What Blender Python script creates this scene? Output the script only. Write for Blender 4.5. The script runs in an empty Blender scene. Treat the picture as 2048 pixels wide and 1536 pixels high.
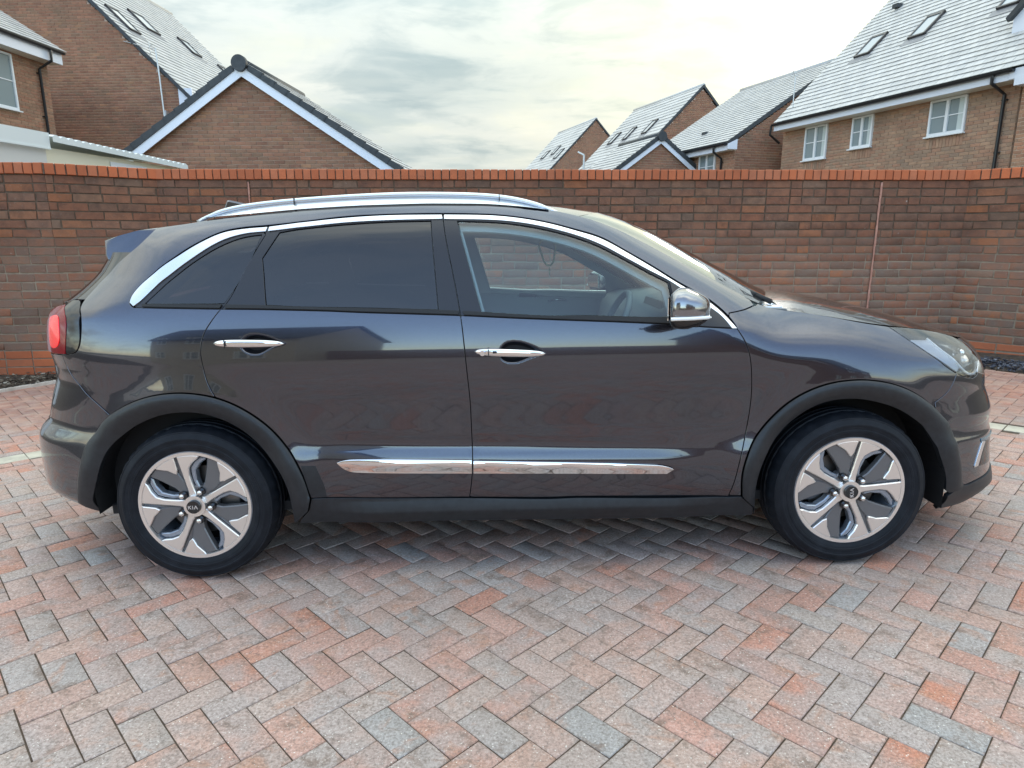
import bpy, bmesh, math, random
import numpy as np
from mathutils import Vector, Matrix, geometry
R = math.radians
random.seed(7); rng = np.random.default_rng(11)
C = bpy.context.scene.collection

# ------------------------------------------------------------------ camera, sky, sun, exposure
H = 1.33944
cd = bpy.data.cameras.new('camera'); cam = bpy.data.objects.new('camera', cd); C.objects.link(cam)
cam.location = (0, 0, H); cam.rotation_euler = (R(90-12.65), 0, 0)
cd.sensor_fit = 'HORIZONTAL'; cd.sensor_width = 36.0; cd.lens = 36.0*1320.5/2048
cd.clip_start = .05; cd.clip_end = 600
bpy.context.scene.camera = cam
sc = bpy.context.scene
sc.view_settings.view_transform = 'Standard'; sc.view_settings.look = 'None'
sc.view_settings.exposure = 0.36; sc.view_settings.gamma = 1; sc.view_settings.use_curve_mapping = False
sc.cycles.max_bounces = 8; sc.cycles.transparent_max_bounces = 16; sc.cycles.use_denoising = True
sc.cycles.sample_clamp_indirect = 6

SUN_EL, SUN_AZ = 12.0, 23.5           # degrees above the horizon, degrees to the right of +Y
wd = bpy.data.worlds.new('World'); sc.world = wd; wd.use_nodes = True
nt = wd.node_tree; nt.nodes.clear()
def wn(t, **k):
    n = nt.nodes.new(t)
    for a, b in k.items(): setattr(n, a, b)
    return n
def wl(a, b): nt.links.new(a, b)
out = wn('ShaderNodeOutputWorld'); bg = wn('ShaderNodeBackground'); wl(bg.outputs[0], out.inputs[0])
sky = wn('ShaderNodeTexSky', sky_type='NISHITA'); sky.sun_disc = False
sky.sun_elevation = R(SUN_EL); sky.sun_rotation = R(SUN_AZ); sky.air_density = 1.0; sky.dust_density = .6; sky.ozone_density = 1.5
tc = wn('ShaderNodeTexCoord'); sep = wn('ShaderNodeSeparateXYZ'); wl(tc.outputs['Generated'], sep.inputs[0])
def wm(op, a, b=None, c=None, clamp=False):
    n = wn('ShaderNodeMath', operation=op, use_clamp=clamp)
    for i, v in enumerate((a, b, c)):
        if v is None: continue
        if isinstance(v, (int, float)): n.inputs[i].default_value = v
        else: wl(v, n.inputs[i])
    return n.outputs[0]
def wmix(f, a, b, mode='MIX'):
    n = wn('ShaderNodeMix', data_type='RGBA', blend_type=mode)
    for i, v in ((0, f), (6, a), (7, b)):
        if isinstance(v, (int, float)): n.inputs[i].default_value = v
        elif isinstance(v, tuple): n.inputs[i].default_value = (*v, 1)
        else: wl(v, n.inputs[i])
    return n.outputs[2]
zc = wm('MAXIMUM', sep.outputs[2], 0.0)
# cloud layer seen from below: project the direction on to a flat layer
den = wm('ADD', zc, .12)
px = wm('DIVIDE', sep.outputs[0], den); py = wm('DIVIDE', sep.outputs[1], den)
comb = wn('ShaderNodeCombineXYZ'); wl(px, comb.inputs[0]); wl(py, comb.inputs[1])
mp = wn('ShaderNodeMapping'); mp.inputs['Scale'].default_value = (.55, .85, 1); mp.inputs['Rotation'].default_value = (0, 0, R(-20)); wl(comb.outputs[0], mp.inputs[0])
n1 = wn('ShaderNodeTexNoise'); n1.inputs['Scale'].default_value = 1.1; n1.inputs['Detail'].default_value = 7; n1.inputs['Roughness'].default_value = .55; n1.inputs['Distortion'].default_value = .4; wl(mp.outputs[0], n1.inputs['Vector'])
n2 = wn('ShaderNodeTexNoise'); n2.inputs['Scale'].default_value = 2.6; n2.inputs['Detail'].default_value = 5; n2.inputs['Roughness'].default_value = .6; n2.inputs['Distortion'].default_value = .3; wl(mp.outputs[0], n2.inputs['Vector'])
def ramp(x, stops, interp='EASE'):
    r = wn('ShaderNodeValToRGB'); wl(x, r.inputs[0]); r.color_ramp.interpolation = interp
    e = r.color_ramp.elements
    while len(e) < len(stops): e.new(.5)
    for q, (p_, c_) in zip(e, stops): q.position = p_; q.color = (*c_, 1) if len(c_) == 3 else c_
    return r.outputs[0]
body = ramp(n1.outputs[0], [(.33, (.58, .665, .67)), (.47, (.71, .77, .75)), (.60, (.81, .845, .80)), (.75, (.90, .91, .85))])
fine = ramp(n2.outputs[0], [(.36, (.80, .85, .88)), (.52, (1, 1, 1)), (.70, (1.0, .99, .96))])
cl = wmix(1.0, body, fine, 'MULTIPLY')
mp3 = wn('ShaderNodeMapping'); mp3.inputs['Scale'].default_value = (1, 1, 2.8); mp3.inputs['Location'].default_value = (.37, .2, .9); wl(tc.outputs['Generated'], mp3.inputs[0])
n3 = wn('ShaderNodeTexNoise'); n3.inputs['Scale'].default_value = 5.0; n3.inputs['Detail'].default_value = 8; n3.inputs['Roughness'].default_value = .58; n3.inputs['Distortion'].default_value = .5; wl(mp3.outputs[0], n3.inputs['Vector'])
cl = wmix(1.0, cl, ramp(n3.outputs[0], [(.36, (.80, .84, .86)), (.50, (1, 1, .99)), (.66, (1.08, 1.06, 1.0))]), 'MULTIPLY')
# brightness of the cloud deck rises from the horizon to overhead
lift = wm('MULTIPLY_ADD', wm('POWER', zc, 1.7), 2.6, .74)
hazeb = wm('POWER', wm('SUBTRACT', 1.0, zc), 14.0)
cl = wmix(wm('MULTIPLY', hazeb, .75), cl, (.76, .82, .80))
dt0 = wn('ShaderNodeVectorMath', operation='DOT_PRODUCT'); wl(tc.outputs['Generated'], dt0.inputs[0]); dt0.inputs[1].default_value = (math.sin(R(SUN_AZ))*math.cos(R(SUN_EL)), math.cos(R(SUN_AZ))*math.cos(R(SUN_EL)), math.sin(R(SUN_EL)))
warm = wm('MULTIPLY', wm('POWER', wm('MAXIMUM', dt0.outputs['Value'], 0.0), 9.0), .5)
cl = wmix(warm, cl, wmix(1.0, cl, (1.04, 1.0, .84), 'MULTIPLY'))
vm = wn('ShaderNodeVectorMath', operation='SCALE'); wl(cl, vm.inputs[0]); wl(lift, vm.inputs['Scale'])
# glow of the veiled sun
sd = (math.sin(R(SUN_AZ))*math.cos(R(SUN_EL)), math.cos(R(SUN_AZ))*math.cos(R(SUN_EL)), math.sin(R(SUN_EL)))
dt = wn('ShaderNodeVectorMath', operation='DOT_PRODUCT'); wl(tc.outputs['Generated'], dt.inputs[0]); dt.inputs[1].default_value = sd
dd = wm('MAXIMUM', dt.outputs['Value'], 0.0)
g1 = wm('MULTIPLY', wm('POWER', dd, 32.0), .30); g2 = wm('MULTIPLY', wm('POWER', dd, 300.0), 1.2)
gl = wn('ShaderNodeVectorMath', operation='SCALE'); gl.inputs[0].default_value = (1.0, .86, .42); wl(wm('ADD', g1, g2), gl.inputs['Scale'])
add = wn('ShaderNodeVectorMath', operation='ADD'); wl(vm.outputs[0], add.inputs[0]); wl(gl.outputs[0], add.inputs[1])
# the cloud thins to blue away from the sun
cov = wm('MULTIPLY_ADD', sep.outputs[1], 1.3, .62)
cov = wm('MAXIMUM', wm('MINIMUM', wm('ADD', cov, wm('MULTIPLY_ADD', n1.outputs[0], 3.0, -1.35)), 1.0), 0.13)
skyb = wn('ShaderNodeVectorMath', operation='SCALE'); wl(sky.outputs[0], skyb.inputs[0]); skyb.inputs['Scale'].default_value = 4.2
cl10 = wn('ShaderNodeVectorMath', operation='SCALE'); wl(add.outputs[0], cl10.inputs[0]); cl10.inputs['Scale'].default_value = 10.0
veil = wn('ShaderNodeVectorMath', operation='ADD'); wl(skyb.outputs[0], veil.inputs[0]); veil.inputs[1].default_value = (2.2, 2.5, 3.6)
fin = wmix(cov, veil.outputs[0], cl10.outputs[0])
wl(fin, bg.inputs[0]); bg.inputs[1].default_value = .1

sl = bpy.data.lights.new('sun', 'SUN'); so = bpy.data.objects.new('sun', sl); C.objects.link(so)
sl.energy = .5; sl.angle = R(11); sl.color = (1, .93, .80)
so.rotation_euler = Vector(sd).to_track_quat('Z', 'Y').to_euler()

# ------------------------------------------------------------------ helpers
RGM = Matrix(((0.9998542647, -0.0034415611, -0.0167213913), (0.0037386542, 0.9998351361, 0.0177685995), (0.0166574829, -0.0178285255, 0.9997022917)))
MG = Matrix.Translation((0, 0, H)) @ RGM.to_4x4() @ Matrix.Translation((0, 0, -H))      # the drive falls gently: its own frame
MCAR = MG @ Matrix.Translation((0.04462, 2.5609, 0)) @ Matrix.Rotation(R(.8592), 4, 'Z') @ Matrix.Translation((0, .895, 0))

def mesh_obj(name, verts, faces, mat, parent=None, smooth=False, normals=None, shared=None):
    me = bpy.data.meshes.new(name); me.from_pydata([tuple(map(float, v)) for v in verts], [], [tuple(int(i) for i in f) for f in faces]); me.update()
    if smooth: me.polygons.foreach_set('use_smooth', [True]*len(me.polygons))
    if normals is not None: me.normals_split_custom_set_from_vertices([tuple(map(float, n)) for n in normals])
    if mat is not None: me.materials.append(mat)
    return link(name, me, parent)
def link(name, me, parent=None, mw=None):
    o = bpy.data.objects.new(name, me); C.objects.link(o)
    if parent is not None: o.parent = parent
    if mw is not None: o.matrix_local = mw
    return o
def thing(name, label, cat, loc=(0, 0, 0), rz=0, mw=None, group=None):
    o = bpy.data.objects.new(name, None); C.objects.link(o); o.empty_display_size = .2
    if mw is not None: o.matrix_world = mw
    else: o.location = loc; o.rotation_euler = (0, 0, rz)
    return tag(o, label, cat, group)
def tag(o, label, cat, group=None, kind=None):
    o['label'] = label; o['category'] = cat
    if group: o['group'] = group
    if kind: o['kind'] = kind
    return o
def bm_obj(name, bm, mat, parent=None, smooth=False, auto=None):
    me = bpy.data.meshes.new(name); bmesh.ops.recalc_face_normals(bm, faces=bm.faces[:]); bm.to_mesh(me); bm.free()
    if smooth: me.polygons.foreach_set('use_smooth', [True]*len(me.polygons))
    if auto: me.set_sharp_from_angle(angle=R(auto))
    me.materials.append(mat); return link(name, me, parent)
def box(bm, x0, x1, y0, y1, z0, z1, bev=0, mtx=None):
    r = bmesh.ops.create_cube(bm, size=1)['verts']
    for v in r: v.co = Vector((x0+(v.co.x+.5)*(x1-x0), y0+(v.co.y+.5)*(y1-y0), z0+(v.co.z+.5)*(z1-z0)))
    if bev:
        es = list({e for v in r for e in v.link_edges}); rr = bmesh.ops.bevel(bm, geom=es, offset=bev, segments=2, affect='EDGES', profile=.6); r = list({v for f in rr['faces'] for v in f.verts} | set(v for v in r if v.is_valid))
    if mtx is not None:
        for v in r: v.co = mtx @ v.co
    return r
def bar(bm, a, b, w, h, up=(0, 0, 1)):
    a = Vector(a); b = Vector(b); d = (b-a); L = d.length; d.normalize(); s = d.cross(Vector(up)); 
    if s.length < 1e-5: s = Vector((1, 0, 0))
    s.normalize(); u = s.cross(d)
    m = Matrix((s, d, u)).transposed().to_4x4(); m.translation = a
    return box(bm, -w/2, w/2, 0, L, -h/2, h/2, 0, m)
def tube(bm, pts, r, seg=8, cap=True, closed=False):
    pts = [Vector(p) for p in pts]; n = len(pts); rings = []
    rr = r if isinstance(r, (list, tuple)) else [r]*n
    ref = None
    for i, p in enumerate(pts):
        a = pts[(i-1) % n] if (closed or i > 0) else p; b = pts[(i+1) % n] if (closed or i < n-1) else p
        d = (b-a).normalized()
        if ref is None: ref = Vector((0, 0, 1)) if abs(d.z) < .9 else Vector((1, 0, 0))
        s = d.cross(ref).normalized(); u = s.cross(d).normalized(); ref = u
        rings.append([bm.verts.new(p + (s*math.cos(t)+u*math.sin(t))*rr[i]) for t in [2*math.pi*k/seg for k in range(seg)]])
    m = n if closed else n-1
    for i in range(m):
        A, B = rings[i], rings[(i+1) % n]
        for k in range(seg): bm.faces.new((A[k], A[(k+1) % seg], B[(k+1) % seg], B[k]))
    if cap and not closed: bm.faces.new(rings[0]); bm.faces.new(rings[-1][::-1])
def prism(bm, poly, y0, y1, ch=0.0, f=lambda x, y, z: (x, y, z)):
    """poly in (x,z), front at y1 (towards -y), back at y0; front edge chamfered"""
    n = len(poly); P2 = np.array(poly, float)
    ar = .5*np.sum(P2[:, 0]*np.roll(P2[:, 1], -1)-np.roll(P2[:, 0], -1)*P2[:, 1])
    if ar < 0: P2 = P2[::-1]
    In = inset(P2, ch) if ch else P2
    a = [bm.verts.new(f(x, y0, z)) for x, z in P2]; b = [bm.verts.new(f(x, y1+(ch if y1 < y0 else -ch), z)) for x, z in P2]
    c = [bm.verts.new(f(x, y1, z)) for x, z in In] if ch else b
    for i in range(n):
        j = (i+1) % n
        bm.faces.new((a[i], a[j], b[j], b[i]))
        if ch: bm.faces.new((b[i], b[j], c[j], c[i]))
    tri = geometry.tessellate_polygon([[Vector((x, z, 0)) for x, z in In]])
    for t in tri: 
        try: bm.faces.new([c[i] for i in t])
        except ValueError: pass
def inset(P2, d):
    """shrink a counter-clockwise polygon by d"""
    P2 = np.asarray(P2, float); e = np.roll(P2, -1, 0)-P2; e /= np.linalg.norm(e, axis=1, keepdims=True)+1e-12
    nr = np.stack([-e[:, 1], e[:, 0]], 1); n0 = np.roll(nr, 1, 0); b = nr+n0; L = (b*nr).sum(1, keepdims=True); 
    return P2+b/np.maximum(L, .35)*d

# ------------------------------------------------------------------ materials
def mat(name, col=(.5, .5, .5), rough=.5, metal=0, coat=0, spec=.5, coat_rough=.03, emis=None):
    m = bpy.data.materials.new(name); m.use_nodes = True; b = m.node_tree.nodes['Principled BSDF']
    b.inputs['Base Color'].default_value = (*col, 1); b.inputs['Roughness'].default_value = rough; b.inputs['Metallic'].default_value = metal
    b.inputs['Coat Weight'].default_value = coat; b.inputs['Coat Roughness'].default_value = coat_rough; b.inputs['Specular IOR Level'].default_value = spec
    if emis: b.inputs['Emission Color'].default_value = (*emis[0], 1); b.inputs['Emission Strength'].default_value = emis[1]
    return m
class NB:
    def __init__(s, m): s.m = m; s.t = m.node_tree; s.b = s.t.nodes['Principled BSDF']
    def n(s, t, **k):
        x = s.t.nodes.new(t)
        for a, b in k.items(): setattr(x, a, b)
        return x
    def l(s, a, b): s.t.links.new(a, b)
    def math(s, op, a, b=None, c=None):
        x = s.n('ShaderNodeMath', operation=op)
        for i, v in enumerate((a, b, c)):
            if v is None: continue
            if isinstance(v, (int, float)): x.inputs[i].default_value = v
            else: s.l(v, x.inputs[i])
        return x.outputs[0]
    def noise(s, vec, scale, detail=4, rough=.55, dist=0, mapping=None):
        x = s.n('ShaderNodeTexNoise'); x.inputs['Scale'].default_value = scale; x.inputs['Detail'].default_value = detail; x.inputs['Roughness'].default_value = rough; x.inputs['Distortion'].default_value = dist
        if mapping:
            mm = s.n('ShaderNodeMapping'); mm.inputs['Scale'].default_value = mapping; s.l(vec, mm.inputs[0]); vec = mm.outputs[0]
        s.l(vec, x.inputs['Vector']); return x.outputs[0]
    def ramp(s, x, stops, interp='LINEAR'):
        r = s.n('ShaderNodeValToRGB'); s.l(x, r.inputs[0]); r.color_ramp.interpolation = interp; e = r.color_ramp.elements
        while len(e) < len(stops): e.new(.5)
        for q, (p_, c_) in zip(e, stops): q.position = p_; q.color = (*c_, 1) if isinstance(c_, tuple) else (c_, c_, c_, 1)
        return r.outputs[0]
    def mix(s, f, a, b, mode='MIX'):
        x = s.n('ShaderNodeMix', data_type='RGBA', blend_type=mode)
        for i, v in ((0, f), (6, a), (7, b)):
            if isinstance(v, (int, float)): x.inputs[i].default_value = v
            elif isinstance(v, tuple): x.inputs[i].default_value = (*v, 1)
            else: s.l(v, x.inputs[i])
        return x.outputs[2]
    def rnd(s):
        g = s.n('ShaderNodeNewGeometry'); o = s.n('ShaderNodeObjectInfo')
        return s.math('FRACT', s.math('ADD', s.math('MULTIPLY', g.outputs['Random Per Island'], 1.0), s.math('MULTIPLY', o.outputs['Random'], 7.31)))
    def pos(s): return s.n('ShaderNodeNewGeometry').outputs['Position']
    def off(s, vec, r, k=37.0):
        c = s.n('ShaderNodeCombineXYZ'); s.l(s.math('MULTIPLY', r, k), c.inputs[0]); s.l(s.math('MULTIPLY', r, k*.7), c.inputs[1])
        v = s.n('ShaderNodeVectorMath', operation='ADD'); s.l(vec, v.inputs[0]); s.l(c.outputs[0], v.inputs[1]); return v.outputs[0]
    def bump(s, h, strength=.3, dist=.003):
        x = s.n('ShaderNodeBump'); x.inputs['Strength'].default_value = strength; x.inputs['Distance'].default_value = dist; s.l(h, x.inputs['Height']); s.l(x.outputs[0], s.b.inputs['Normal'])
    def col(s, c): s.l(c, s.b.inputs['Base Color'])

def brick_mat(name, stops, soot=(.05, .04, .035), soot_amt=.5, pale=(.35, .30, .26), weather=None, bump=.5):
    m = mat(name, rough=.88, spec=.25); b = NB(m); r = b.rnd(); p = b.pos(); q = b.off(p, r)
    c = b.ramp(r, stops)
    n1 = b.noise(q, 9, 5, .6); n2 = b.noise(q, 45, 4, .6); n3 = b.noise(p, 1.1, 4, .6)
    c = b.mix(b.ramp(n1, [(.42, 0.0), (.72, soot_amt)]), c, soot)
    c = b.mix(b.ramp(n2, [(.60, 0.0), (.78, .45)]), c, pale)
    c = b.mix(b.ramp(n3, [(.35, 0.0), (.7, .30)]), c, (.07, .05, .04))
    if weather: c = b.mix(b.math('MULTIPLY', b.ramp(b.noise(p, 22, 5, .7), [(.66, 0.0), (.74, .8)]), b.ramp(n3, [(.45, 0.0), (.6, 1.0)])), c, (.58, .54, .48))
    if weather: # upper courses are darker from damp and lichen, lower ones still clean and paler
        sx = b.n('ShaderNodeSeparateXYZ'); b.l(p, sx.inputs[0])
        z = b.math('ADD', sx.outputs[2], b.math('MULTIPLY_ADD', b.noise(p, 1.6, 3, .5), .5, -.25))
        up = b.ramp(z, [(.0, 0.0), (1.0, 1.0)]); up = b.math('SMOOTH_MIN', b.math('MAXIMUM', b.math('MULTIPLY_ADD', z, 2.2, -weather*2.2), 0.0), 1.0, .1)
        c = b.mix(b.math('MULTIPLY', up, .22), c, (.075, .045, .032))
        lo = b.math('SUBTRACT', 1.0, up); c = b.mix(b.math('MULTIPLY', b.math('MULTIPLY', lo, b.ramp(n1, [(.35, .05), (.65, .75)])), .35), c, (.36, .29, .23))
    b.col(c); b.bump(b.math('ADD', b.math('MULTIPLY', n2, .6), n1), bump, .006); return m
def mortar_mat(name, lowc, highc, level):
    m = mat(name, rough=.95, spec=.2); b = NB(m); p = b.pos(); sx = b.n('ShaderNodeSeparateXYZ'); b.l(p, sx.inputs[0])
    z = b.math('ADD', sx.outputs[2], b.math('MULTIPLY_ADD', b.noise(p, 1.6, 3, .5), .5, -.25))
    up = b.math('MINIMUM', b.math('MAXIMUM', b.math('MULTIPLY_ADD', z, 2.6, -level*2.6), 0.0), 1.0)
    n = b.noise(p, 14, 4, .6); c = b.mix(up, lowc, highc); c = b.mix(b.ramp(n, [(.4, 0.0), (.7, .6)]), c, tuple(x*.5 for x in lowc)); b.col(c); b.bump(n, .5, .004); return m
def noisy(name, c1, c2, scale=6, rough=.8, metal=0, bump=0, mapping=None, spec=.4, detail=5, lo=.35, hi=.65, rr=None):
    m = mat(name, rough=rough, metal=metal, spec=spec); b = NB(m); p = b.n('ShaderNodeTexCoord').outputs['Object']; n = b.noise(p, scale, detail, .6, 0, mapping)
    b.col(b.mix(b.ramp(n, [(lo, 0.0), (hi, 1.0)]), c1, c2))
    if bump: b.bump(b.noise(p, scale*4, 4, .6), bump, .002)
    if rr: b.l(b.ramp(b.noise(p, scale*2.3, 4, .6), [(.3, rr[0]), (.7, rr[1])]), b.b.inputs['Roughness'])
    return m
WALL = [(0, (.250, .110, .066)), (.2, (.30, .122, .068)), (.36, (.235, .115, .073)), (.5, (.315, .140, .080)), (.62, (.20, .108, .072)), (.74, (.275, .145, .095)), (.86, (.375, .140, .062)), (.94, (.25, .16, .11)), (1, (.165, .092, .063))]
M = {}
M['wallbrick'] = brick_mat('wall_brick', WALL, soot_amt=.55, weather=1.0, bump=.8)
M['orange'] = brick_mat('orange_brick', [(0, (.46, .130, .055)), (.5, (.54, .155, .065)), (1, (.50, .17, .085))], soot=(.25, .09, .05), soot_amt=.3, pale=(.55, .25, .15), bump=.3)
M['mortar'] = mortar_mat('wall_mortar', (.33, .26, .19), (.105, .072, .05), 1.05)
M['copmortar'] = noisy('coping_mortar', (.10, .07, .05), (.20, .15, .11), 20, .95)
HB = [(0, (0.285, 0.139, 0.090)), (.25, (0.351, 0.172, 0.106)), (.5, (0.312, 0.177, 0.114)), (.7, (0.399, 0.195, 0.122)), (.88, (0.266, 0.159, 0.101)), (1, (0.427, 0.215, 0.122))]
HBT = [(0, (0.389, 0.206, 0.132)), (.25, (0.459, 0.224, 0.140)), (.5, (0.371, 0.224, 0.148)), (.7, (0.493, 0.272, 0.171)), (.88, (0.335, 0.206, 0.140)), (1, (0.477, 0.256, 0.156))]
M['hbrick'] = brick_mat('house_brick', HB, soot_amt=.3, bump=.3)
M['hbrick_tan'] = brick_mat('tan_house_brick', HBT, soot_amt=.3, bump=.3)
M['hbrick_right'] = brick_mat('right_house_brick', [(p_, (c_[0]*1.0, c_[1]*1.12, c_[2]*1.18)) for p_, c_ in HBT], soot_amt=.25, bump=.3)
M['hmortar'] = noisy('house_mortar', (.46, .34, .27), (.54, .42, .34), 8, .95)
M['hmortar_pale'] = noisy('pale_house_mortar', (.55, .43, .32), (.62, .50, .38), 8, .95)

def paver_mat():
    m = mat('paver_concrete', rough=.86, spec=.3); b = NB(m); r = b.rnd(); tcn = b.n('ShaderNodeNewGeometry'); p = tcn.outputs['Position']
    q = b.off(p, r, 23.0)
    red = b.ramp(r, [(0, (.42, .345, .30)), (.10, (.50, .32, .255)), (.2, (.40, .345, .315)), (.3, (.53, .29, .225)), (.42, (.45, .345, .295)), (.50, (.52, .245, .175)), (.6, (.43, .345, .30)), (.68, (.50, .34, .285)), (.76, (.35, .335, .32)), (.85, (.53, .225, .145)), (.93, (.46, .34, .285)), (1, (.54, .30, .23))])
    big = b.noise(q, 5.5, 3, .5, .4)
    c = b.mix(b.ramp(big, [(.46, 0.0), (.60, .6)]), red, (.37, .33, .305))
    big2 = b.noise(b.off(p, r, 61.0), 8.0, 4, .6, .8)
    c = b.mix(b.ramp(big2, [(.56, 0.0), (.68, .55)]), c, (.46, .22, .13))
    big3 = b.noise(b.off(p, r, 91.0), 11.0, 5, .65, .5)
    c = b.mix(b.ramp(big3, [(.56, 0.0), (.68, .70)]), c, (.19, .125, .09))
    g = b.noise(p, 120, 3, .75); c = b.mix(b.ramp(g, [(.34, .60), (.50, 0.0)]), c, (.14, .11, .09)); c = b.mix(b.ramp(g, [(.54, 0.0), (.70, .45)]), c, (.66, .58, .52))
    c = b.mix(b.ramp(b.noise(p, 60, 4, .7), [(.35, .30), (.55, 0.0)]), c, (.20, .165, .14))
    v = b.n('ShaderNodeTexVoronoi'); v.inputs['Scale'].default_value = 74; b.l(p, v.inputs['Vector'])
    sp = b.math('MULTIPLY', b.ramp(v.outputs['Distance'], [(.10, 1.0), (.19, 0.0)]), b.ramp(b.n('ShaderNodeSeparateColor').outputs[0] if False else v.outputs['Color'], [(.60, 0.0), (.64, 1.0)]))
    c = b.mix(sp, c, (.74, .68, .60))
    v2 = b.n('ShaderNodeTexVoronoi'); v2.inputs['Scale'].default_value = 150; b.l(p, v2.inputs['Vector'])
    sp2 = b.math('MULTIPLY', b.ramp(v2.outputs['Distance'], [(.12, .9), (.24, 0.0)]), b.ramp(v2.outputs['Color'], [(.62, 0.0), (.68, .8)]))
    c = b.mix(sp2, c, (.70, .66, .60))
    # dirt in broad random patches
    ds = b.noise(p, .9, 4, .6, .3); c = b.mix(b.ramp(ds, [(.45, 0.0), (.75, .35)]), c, (.22, .165, .13))
    # towards the wall the blocks stay damp and redder
    sx = b.n('ShaderNodeSeparateXYZ'); b.l(p, sx.inputs[0])
    far = b.math('MINIMUM', b.math('MAXIMUM', b.math('MULTIPLY_ADD', sx.outputs[1], .9, -3.9), 0.0), 1.0)
    c = b.mix(b.math('MULTIPLY', far, .55), c, b.mix(b.ramp(b.noise(p, 7, 3, .6), [(.4, 0.0), (.6, 1.0)]), (.27, .10, .065), (.42, .24, .17)))
    b.col(c); b.bump(b.math('ADD', g, b.math('MULTIPLY', b.noise(p, 40, 3, .6), .8)), .45, .0025)
    b.l(b.ramp(b.noise(p, 3, 3, .5), [(.3, .62), (.7, .92)]), b.b.inputs['Roughness'])
    return m
M['paver'] = paver_mat()
M['paver_buff'] = brick_mat('buff_paver', [(0, (.66, .60, .47)), (1, (.56, .52, .42))], soot_amt=.35, pale=(.75, .75, .65), bump=.3)
M['joint'] = noisy('joint_sand', (.05, .034, .024), (.11, .08, .055), 30, .97)
M['kerb'] = noisy('kerb_concrete', (.45, .40, .34), (.60, .55, .48), 12, .9, bump=.3)
M['soil'] = noisy('soil', (.035, .026, .02), (.11, .085, .06), 22, .95, bump=.8)
M['slate'] = mat('slate_chippings', (.05, .055, .07), .45); _b = NB(M['slate']); _b.col(_b.ramp(_b.rnd(), [(0, (.035, .04, .055)), (.6, (.075, .08, .105)), (1, (.16, .17, .20))]))
M['chips'] = mat('bark_chips', (.1, .07, .05), .9); _b = NB(M['chips']); _b.col(_b.ramp(_b.rnd(), [(0, (.03, .022, .017)), (.5, (.10, .07, .05)), (.85, (.22, .18, .13)), (1, (.36, .32, .26))]))
M['tile'] = mat('roof_tile', (.24, .245, .25), .42, spec=.6); _b = NB(M['tile']); _r = _b.rnd(); _b.col(_b.mix(_b.ramp(_b.noise(_b.pos(), 3, 4, .6), [(.3, 0.0), (.7, .35)]), _b.ramp(_r, [(0, (.43, .43, .43)), (.5, (.50, .495, .49)), (1, (.56, .55, .535))]), (.40, .385, .34)))
M['tile_dark'] = noisy('dark_tile_edge', (.035, .04, .045), (.055, .06, .065), 10, .6)
M['upvc'] = mat('white_upvc', (.78, .79, .80), .35); M['upvc_cream'] = mat('cream_upvc', (.80, .76, .66), .4)
M['barge'] = mat('white_bargeboard', (.72, .75, .82), .4)
M['black_pvc'] = mat('black_rainwater_plastic', (.012, .013, .016), .3)
M['hglass'] = mat('house_window_glass', (.22, .265, .275), .06, spec=.6); M['curtain'] = mat('pale_curtain', (.55, .60, .58), .8)
M['hood_metal'] = mat('rooflight_frame', (.05, .045, .045), .4); M['skyglass'] = mat('rooflight_glass', (.35, .38, .40), .05, spec=1.0)
M['galv'] = mat('galvanised_mast', (.55, .56, .56), .4, .7); M['cream'] = mat('cream_render', (.78, .72, .56), .85); M['pale_panel'] = mat('pale_grey_panel', (.62, .60, .57), .7)
M['corr'] = mat('corrugated_sheet', (.66, .70, .70), .5); M['seal'] = noisy('pink_sealant', (.40, .19, .14), (.50, .27, .20), 12, .8)
M['paver_far'] = noisy('weathered_paving', (.34, .25, .20), (.44, .36, .31), 2.0, .85)
M['grass'] = noisy('far_ground', (.12, .11, .08), (.20, .17, .13), .6, .95)

# ------------------------------------------------------------------ block builders (bricks, pavers, tiles)
def unit_block(ch=.06, jit=0.0, seed=0):
    """solid block, x,y in [-.5,.5], top face at z=0 with worn edges, underside at z=-1 (no bottom face)"""
    rs = np.random.default_rng(seed)
    lo = np.array([(-.5, -.5), (.5, -.5), (.5, .5), (-.5, .5)]); v = [(*p_, -1) for p_ in lo] + [(*p_, -ch*1.2) for p_ in lo] + [(*(np.array(p_)*(1-2*np.array([ch*.5, ch]))), 0) for p_ in lo]
    v = np.array(v, float); v[4:, :2] += rs.uniform(-jit, jit, (8, 2)); v[8:, 2] += rs.uniform(-jit, 0, 4)
    f = []
    for k in (0, 4):
        for i in range(4): f.append((k+i, k+(i+1) % 4, k+4+(i+1) % 4, k+4+i))
    f.append((8, 9, 10, 11)); return v, f
UB = [unit_block(.05, .012, s) for s in range(6)]
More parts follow.
